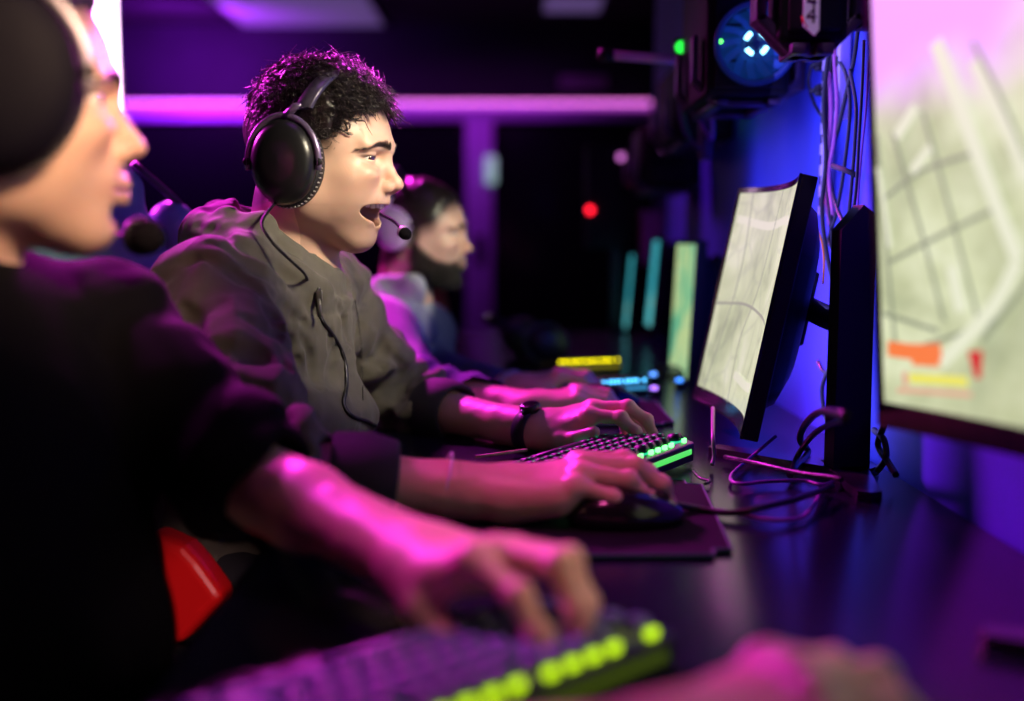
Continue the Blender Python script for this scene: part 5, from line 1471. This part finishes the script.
    o = m.build('bracelet', mat('pale cord', (.75, .65, .8, 1), .4), None); o.matrix_world = Mb; tag(o, 'thin pale bracelet on the laughing man\'s near forearm', 'bracelet')
    return f

# ---------------------------------------------------------------- the nearest man, cut by the left edge
def build_near():
    hold = Vector((-.43, .88, 0))
    root = empty('person', (0, 0, 0), 0, 'blurred man in a black t-shirt nearest to us, reaching over the desk, left edge', 'person')
    head_o = Vector((-.432, .89, 1.02 + .101)); MH = Matrix.Translation(head_o) @ Matrix.Rotation(radians(20), 4, 'Z') @ Matrix.Rotation(radians(-2), 4, 'Y') @ Matrix.Scale(1.08, 4)
    N_ = Vector((-.475, .87, .985))
    hp, hc = person_head(root, MH, 'near', None, 'closed', .5, (N_.x, N_.y, N_.z - .03), stub=.3, neck_r=.060)
    SL = P(100, 345, 1.03); EL = P(262, 488, .93); WL = P(408, 555, .795)
    SR = Vector((-.49, .68, .93)); ER = Vector((-.25, .39, .782)); WR = Vector((.056, .478, .782))
    dL = dict(fwd=(.74, -.66, .16), up=(.10, .05, 1), side=(-.7, -.7, 0), sc=1.04,
              curls=[(.55, .45, .25), (.15, 1.0, .40), (.12, 1.1, .45), (.2, 1.1, .5)], splay=(-.02, -.10, -.16, -.2), thumb=[(.022, .020, -.012), (.050, .036, -.030), (.072, .034, -.048), (.094, .024, -.058)])
    lp, li = arm_mesh(EL, WL, dL, h=.0020, r0=.037, r1=.0280)
    dR = dict(fwd=(.86, .36, .22), up=(-.2, -.1, 1), side=(-.3, 1, 0), sc=1.04,
              curls=[(.45, .6, .4), (.45, .65, .4), (.5, .65, .4), (.55, .6, .4)], splay=(.06, .0, -.06, -.14), thumb=[(.02, .02, -.010), (.048, .046, -.022), (.078, .058, -.032), (.104, .055, -.040)])
    rp, ri = arm_mesh(ER, WR, dR, h=.0022, r0=.043, r1=.0275)
    f = Field((-.72, .42, .45), (-.10, 1.15, 1.05), .014)
    f.op(ell((-.50, .87, .80), (.11, .15, .20)), .03); f.op(cone(N_, (-.48, .87, .88), .05, .08), .05)
    f.op(cone((-.48, .85, .92), SR, .05, .045), .03); f.op(cone(SR, ER, .045, .036), .03); f.op(cone((-.46, .90, .93), SL, .05, .045), .03); f.op(cone(SL, EL, .045, .036), .03)
    tp = f.mesh()
    skin_object(root, [hp, lp, rp, tp], [hc, arm_colour(lp[0]), arm_colour(rp[0]), arm_colour(tp[0])])
    nails_mesh([li, ri]).build('nails', M_nail, root)
    for s in (1, -1):
        e = eye_part(root, s, (1, -.1, -.1)); e.matrix_local = MH
    cap = hair_cap(lambda p: np.interp(p[:, 2] + .3 * p[:, 0], [-.02, .05, .1], [.002, .008, .016]), freq=60)
    st = hair_strands(1500, lambda p: .012, .4, lie=.5, rad=.0009, npt=6)
    npmesh('hair', [(xf(V, MH), Q) for V, Q in (cap, st, brow_hairs(xf(hp[0], MH.inverted())))], M_hair, root)
    # t-shirt
    f = Field((-.78, .42, .44), (-.08, 1.20, 1.06), .0055)
    f.op(ell((-.455, .88, .83), (.125, .185, .19)), .001); f.op(ell((-.425, .88, .68), (.13, .18, .18)), .07); f.op(ell((-.46, .88, .58), (.15, .18, .10)), .05)
    f.op(cone(N_ + Vector((0, .03, -.05)), SL, .066, .070), .05); f.op(cone(N_ + Vector((0, -.03, -.05)), SR, .066, .070), .05)
    cl = SL.lerp(EL, .86); cr = SR.lerp(ER, .72)
    f.op(cone(SL, cl, .072, .060), .03); f.op(cone(SR, cr, .068, .056), .03)
    f.op(cone(N_ + Vector((.02, 0, .14)), N_ + Vector((.0, 0, .0)), .075, .063), .012, '-')
    u = (EL - SL).normalized(); f.op(cone(cl - u * .0, cl + u * .09, .043, .060), .006, '-')
    u = (ER - SR).normalized(); f.op(cone(cr - u * .01, cr + u * .07, .046, .056), .006, '-')
    f.disp(lambda p: .006 * fold_noise(p, 9, 51, (1.3, 1, .6)) + sleeve_folds(p, np.array(SL), np.array(cl), .062, .005, 2.4, 3, .3), .03)
    V, Q = f.mesh(); npmesh('t_shirt', [(V, Q)], mat('black t-shirt', (.0035, .003, .0045, 1), .95, bump=(800, .3, .0006), spec=.1), root)
    m = MB(); m.tube([N_ + Vector((.068 * cos(a), .070 * sin(a), .014 - .010 * cos(a))) for a in np.linspace(0, 6.283, 36, endpoint=False)], .006, 8, closed=True); m.build('collar', mat('t-shirt collar', (.010, .009, .011, 1), .9), root)
    legs((-.50, .88), 0, .50, mat('dark trousers', (.02, .022, .035, 1), .8), root, None)
    for c in root.children: c.location = c.location - hold
    root.location = hold
    headset(MH @ Matrix.Translation((.016, 0, .020)), 'large black headset on the nearest man at the left edge', mat('matt cup plastic', (.004, .003, .008, 1), .7, spec=.15), mat('headset band b', (.04, .035, .05, 1), .4), mic=[(.014, .112, -.03), (.045, .104, -.08), (.078, .075, -.108), (.098, .040, -.112)], foam=1.7,
            ring_m=mat('pale headset frame', (.45, .40, .45, 1), .3, metal=.4), cup_r=(.064, .064), tall=.136)

# ---------------------------------------------------------------- the bearded man
def build_far():
    hold = Vector((-.24, 2.25, 0))
    root = empty('person', (0, 0, 0), 0, 'bearded man in a grey blue patterned hoodie, out of focus in the middle', 'person')
    S_ = .93
    head_o = P(417, 237, 2.25); MH = Matrix.Translation(head_o) @ Matrix.Rotation(radians(-4), 4, 'Z') @ Matrix.Rotation(radians(1), 4, 'Y') @ Matrix.Scale(S_, 4)
    N_ = P(402, 296, 2.25)
    hp, hc = person_head(root, MH, 'far', None, 'closed', .35, (N_.x, N_.y, N_.z - .03), beard=1, neck_r=.054)
    SR = P(384, 334, 2.08); ER = P(418, 392, 1.90); WR = P(526, 407, 1.76)
    SL = P(424, 334, 2.42); EL = P(430, 372, 2.22); WL = P(512, 388, 1.98)
    dR = dict(fwd=(1, .12, .22), up=(-.1, -.05, 1), side=(0, 1, 0), sc=.98, curls=[(.4, .6, .4), (.4, .65, .4), (.48, .6, .4), (.5, .6, .4)], thumb=[(.02, .02, -.010), (.048, .046, -.022), (.078, .058, -.032), (.104, .055, -.040)])
    dL = dict(fwd=(1, -.02, .26), up=(-.1, -.05, 1), side=(0, -1, 0), sc=.98, curls=[(.35, .6, .4), (.35, .6, .4), (.4, .6, .4), (.5, .6, .4)], thumb=[(.02, .02, -.008), (.045, .042, -.016), (.072, .048, -.024), (.098, .046, -.030)])
    rp, ri = arm_mesh(ER, WR, dR, h=.0026, r0=.040, r1=.026); lp, li = arm_mesh(EL, WL, dL, h=.0026, r0=.040, r1=.026)
    f = Field((-.45, 1.85, .35), (-.05, 2.6, .98), .014)
    f.op(ell((-.27, 2.25, .70), (.10, .14, .18)), .03); f.op(cone(N_, (-.27, 2.25, .80), .05, .08), .05)
    f.op(cone((-.26, 2.2, .84), SR, .05, .045), .03); f.op(cone(SR, ER, .045, .036), .03); f.op(cone((-.25, 2.3, .84), SL, .05, .045), .03); f.op(cone(SL, EL, .045, .036), .03)
    tp = f.mesh()
    skin_object(root, [hp, lp, rp, tp], [hc, arm_colour(lp[0]), arm_colour(rp[0]), arm_colour(tp[0])])
    nails_mesh([li, ri]).build('nails', M_nail, root)
    for s in (1, -1): e = eye_part(root, s, (.9, 0, -.4)); e.matrix_local = MH
    cap = hair_cap(lambda p: np.interp(p[:, 2] + .3 * p[:, 0], [-.02, .08, .12], [.0003, .0015, .007]), freq=60, h=.003)
    st = hair_strands(1800, lambda p: np.interp(p[2], [.03, .09], [.003, .014]), .3, lie=.5, rad=.0010, npt=6)
    rg = np.random.default_rng(4); bp = []; br = []
    V0 = np.array(MH.inverted()) ; HV = hp[0] @ V0[:3, :3].T + V0[:3, 3]
    dark = np.nonzero((hc[:, 0] < .10) & (HV[:, 2] < -.02) & (HV[:, 0] > -.0))[0]
    for i in rg.choice(dark, min(2600, len(dark)), replace=False):
        p = HV[i]; nn = p - np.array((.02, 0, -.03)); nn /= np.linalg.norm(nn); d = nn * .5 + np.array((.1, 0, -.8)) + rg.normal(size=3) * .25; d /= np.linalg.norm(d); L = rg.uniform(.004, .010) * (1 + .6 * (p[2] < -.085))
        bp.append(np.array([p, p + d * L * .5 + nn * .001, p + d * L])); br.append(np.array([.0007, .0006, .0003]))
    npmesh('hair', [(xf(V, MH), Q) for V, Q in (cap, st, brow_hairs(xf(hp[0], MH.inverted())))], M_hair, root)
    npmesh('beard', [(xf(V, MH), Q) for V, Q in (tubes_np(bp, br, 3),)], M_hair, root)
    # hoodie with a jagged colour pattern
    f = Field((-.52, 1.80, .35), (.04, 2.66, 1.0), .007)
    f.op(ell((-.275, 2.25, .76), (.115, .165, .16)), .001); f.op(ell((-.27, 2.25, .62), (.12, .17, .16)), .06)
    f.op(cone(N_ + Vector((0, -.03, -.05)), SR, .062, .060), .05); f.op(cone(N_ + Vector((0, .03, -.05)), SL, .062, .060), .05)
    cR = ER.lerp(WR, .66); cL = EL.lerp(WL, .85)
    f.op(cone(SR, ER, .062, .052), .03); f.op(cone(ER, cR, .050, .036), .02); f.op(cone(SL, EL, .060, .050), .03); f.op(cone(EL, cL, .048, .034), .02)
    for a, b in (((384, 292), (372, 300)), ((372, 300), (392, 318)), ((384, 290), (412, 288)), ((392, 318), (424, 330))):
        f.op(cone(P(a[0], a[1], 2.20), P(b[0], b[1], 2.16), .032, .030), .02)
    f.op(cone(P(402, 285, 2.33), P(424, 326, 2.3), .03, .026), .02)
    f.op(cone(N_ + Vector((.015, 0, .12)), N_ + Vector((.0, 0, .01)), .064, .056), .012, '-')
    f.disp(lambda p: .006 * fold_noise(p, 10, 61) + sleeve_folds(p, np.array(ER), np.array(cR), .045, .004, 3, 3, .3), .03)
    V, Q = f.mesh()
    def hc2(V):
        z = V[:, 2]; c = np.tile(np.array((.44, .46, .52)), (len(V), 1))
        jag = .025 * np.abs(((V[:, 0] * .8 + V[:, 1]) * 14) % 2 - 1) + .012 * vnoise(V * 30, 3)
        zz = z + jag
        def b(w, col): c[:] = c * (1 - w[:, None]) + np.array(col) * w[:, None]
        b(smooth_step(.805, .795, zz), (.05, .22, .34)); b(smooth_step(.775, .768, zz), (.12, .14, .50)); b(smooth_step(.735, .728, zz), (.03, .24, .30))
        b(smooth_step(-.17, -.155, V[:, 0]), (.05, .06, .16)); b(smooth_step(.70, .69, zz), (.02, .03, .06))
        return c
    npmesh('hoodie', [(V, Q)], mat('patterned hoodie', attr='Col', rough=.85, bump=(500, .3, .0008)), root, hc2)
    legs((-.28, 2.25), 0, .42, mat('dark trousers', (.02, .022, .035, 1), .8), root, None)
    for c in root.children: c.location = c.location - hold
    root.location = hold
    headset(MH @ Matrix.Translation((-.036, 0, .016)) @ Matrix.Rotation(radians(-16), 4, 'Y'), 'magenta lit headset pushed back on the bearded man\'s head', mat('light cup plastic', (.65, .50, .70, 1), .4), mat('headset band c', (.05, .04, .07, 1), .4), ring_m=mat('light headset frame', (.7, .55, .8, 1), .3), tall=.128, cup_r=(.036, .042))
    d = (WL - EL).normalized(); Mw = Matrix.Translation(WL) @ d.to_track_quat('Z', 'Y').to_matrix().to_4x4()
    m = MB(); m.tube([(.0285 * cos(a), .0285 * sin(a), 0) for a in np.linspace(0, 6.283, 30, endpoint=False)], .006, 8, closed=True)
    o = m.build('wristband', mat('grey wristband', (.25, .27, .27, 1), .5), None); o.matrix_world = Mw; tag(o, 'grey band on the bearded man\'s far wrist', 'wristband')

def build_spare_headset():
    q = P(535, 372, 2.62)
    M = Matrix.Translation((q.x, q.y, DESK + .052)) @ Matrix.Rotation(radians(15), 4, 'Z') @ Matrix.Rotation(radians(-75), 4, 'Y')
    headset(M, 'blurred dark headset lying on the desk beyond the bearded man\'s hands', mat('spare cup', (.012, .012, .02, 1), .35), mat('spare band', (.03, .035, .06, 1), .3), tall=.125)
# ------------------------------------------------------------------ light
def area(name, loc, tgt, e, c, size, spread=None, sy=None):
    l = bpy.data.lights.new(name, 'AREA'); l.energy = e; l.color = c; l.size = size
    if sy: l.shape = 'RECTANGLE'; l.size_y = sy
    if spread: l.spread = radians(spread)
    o = bpy.data.objects.new(name, l); COL.objects.link(o); o.location = loc
    o.rotation_euler = (Vector(tgt) - Vector(loc)).to_track_quat('-Z', 'Y').to_euler(); o['kind'] = 'helper'
    return o
def spot(name, loc, tgt, e, c, ang, blend=.5, r=.05):
    l = bpy.data.lights.new(name, 'SPOT'); l.energy = e; l.color = c; l.spot_size = radians(ang); l.spot_blend = blend; l.shadow_soft_size = r
    o = bpy.data.objects.new(name, l); COL.objects.link(o); o.location = loc
    o.rotation_euler = (Vector(tgt) - Vector(loc)).to_track_quat('-Z', 'Y').to_euler(); return o

def build_light():
    w = bpy.data.worlds.new('World'); SC.world = w; w.use_nodes = True
    b = w.node_tree.nodes['Background']; b.inputs[0].default_value = (.10, .03, .30, 1); b.inputs[1].default_value = .02
    MG = (1, .03, .80)
    spot('magenta spot', (-1.0, 3.3, 2.35), (-.10, 1.62, .85), 600, MG, 30, .6, .15)
    spot('magenta spot', (-1.7, 2.3, 1.9), (-.32, 1.42, 1.08), 300, (1, .04, .85), 30, .6, .12)
    spot('magenta spot', (-.95, 1.45, 2.0), (-.10, .82, .79), 150, (1, .04, .85), 19, .6, .08)  # added to brighten the nearest man's forearm
    area('violet ceiling light', (.0, 1.2, 2.6), (.05, 1.1, .74), 1.6, (.55, .05, 1), .5)
    area('added violet glow', (-2.3, 7.7, 2.3), (-2.5, 8.6, 2.35), 34, (.50, .02, 1), .4); area('magenta beam light', (-.9, 7.6, 2.5), (-.9, 8.4, 1.6), 4.5, (.8, .05, 1), 2.5, sy=.2, spread=100)  # wall lamp added to spread the tube's violet glow
    spot('magenta spot', (-.5, 2.9, 2.4), (.30, 2.9, 1.2), 60, (1, .1, .85), 36, .7, .1)  # added to lift the clutter at the far right
    spot('magenta spot', (-.78, 2.6, 1.72), (-.33, .95, 1.08), 170, (1, .04, .85), 17, .6, .08)  # added for a magenta rim on the nearest face
    spot('added plate spot', (.05, .45, 1.95), (.319, 1.165, 1.27), 14, (.9, .6, 1), 7, .5, .02)  # added to brighten the hanging number plate
    # added spots without fixtures, one per face and one for a hand
    spot('added warm spot', (.22, 1.04, 1.42), (-.18, 1.38, 1.07), 32, (1, .86, .62), 36, .8, .06)
    spot('added warm spot', (.15, .42, 1.45), (-.38, .92, 1.10), 54, (1, .66, .42), 27, .7, .08)
    spot('added pale spot', (.20, 1.88, 1.20), (-.16, 2.22, 1.0), 9, (1, .95, .60), 34, .7, .08)
    spot('added warm spot', (.40, .50, 1.40), (.03, .74, .80), 7, (1, .60, .40), 24, .8, .06)
    # blue wash on the wall behind the screens
    area('blue wall wash', (.398, 1.56, 1.20), (.47, 1.56, 1.20), 3.8, (.22, .20, 1), .34, sy=.95); area('blue wall wash', (.400, 1.97, .99), (.47, 1.97, .99), .9, (.20, .18, 1), .44, sy=.44)
    spot('added panel spot', (.20, -.72, 1.24), (-.345, 1.16, .635), 62, (1, .62, .62), 4.5, .5, .03)  # added behind the camera to light the chair's red panel
    spot('magenta spot', (.10, 2.45, 1.72), (-.33, .94, 1.09), 150, (1, .05, .85), 10, .6, .05)  # added second rim light along the nearest profile
    spot('magenta spot', (-.1, .75, 2.35), (.06, 1.07, .80), 45, (1, .10, .42), 15, .8, .06)  # added to tint the laughing man's near forearm
    spot('blue wall spot', (.30, 1.95, 1.15), (.47, 2.15, .95), 2.5, (.16, .2, 1), 70, .8, .05)

def build_camera():
    c = bpy.data.cameras.new('camera'); c.sensor_width = 36; c.lens = FPX / 1024 * 36
    o = bpy.data.objects.new('camera', c); COL.objects.link(o); o.location = CAM; o.rotation_euler = (pi / 2 - PITCH, 0, 0)
    c.clip_start = .01
    c.dof.use_dof = True; c.dof.focus_distance = 1.36; c.dof.aperture_fstop = 1.5; c.dof.aperture_blades = 0
    SC.camera = o
    v = SC.view_settings; v.view_transform = 'Standard'; v.look = 'None'; v.exposure = 0; v.gamma = 1; v.use_curve_mapping = False
    SC.cycles.use_denoising = True; SC.cycles.max_bounces = 6; SC.cycles.sample_clamp_indirect = 4

build_room(); build_desk(); build_stations(); build_racks(); build_chairs()
build_hero(); build_near(); build_far(); build_spare_headset()
build_light(); build_camera()
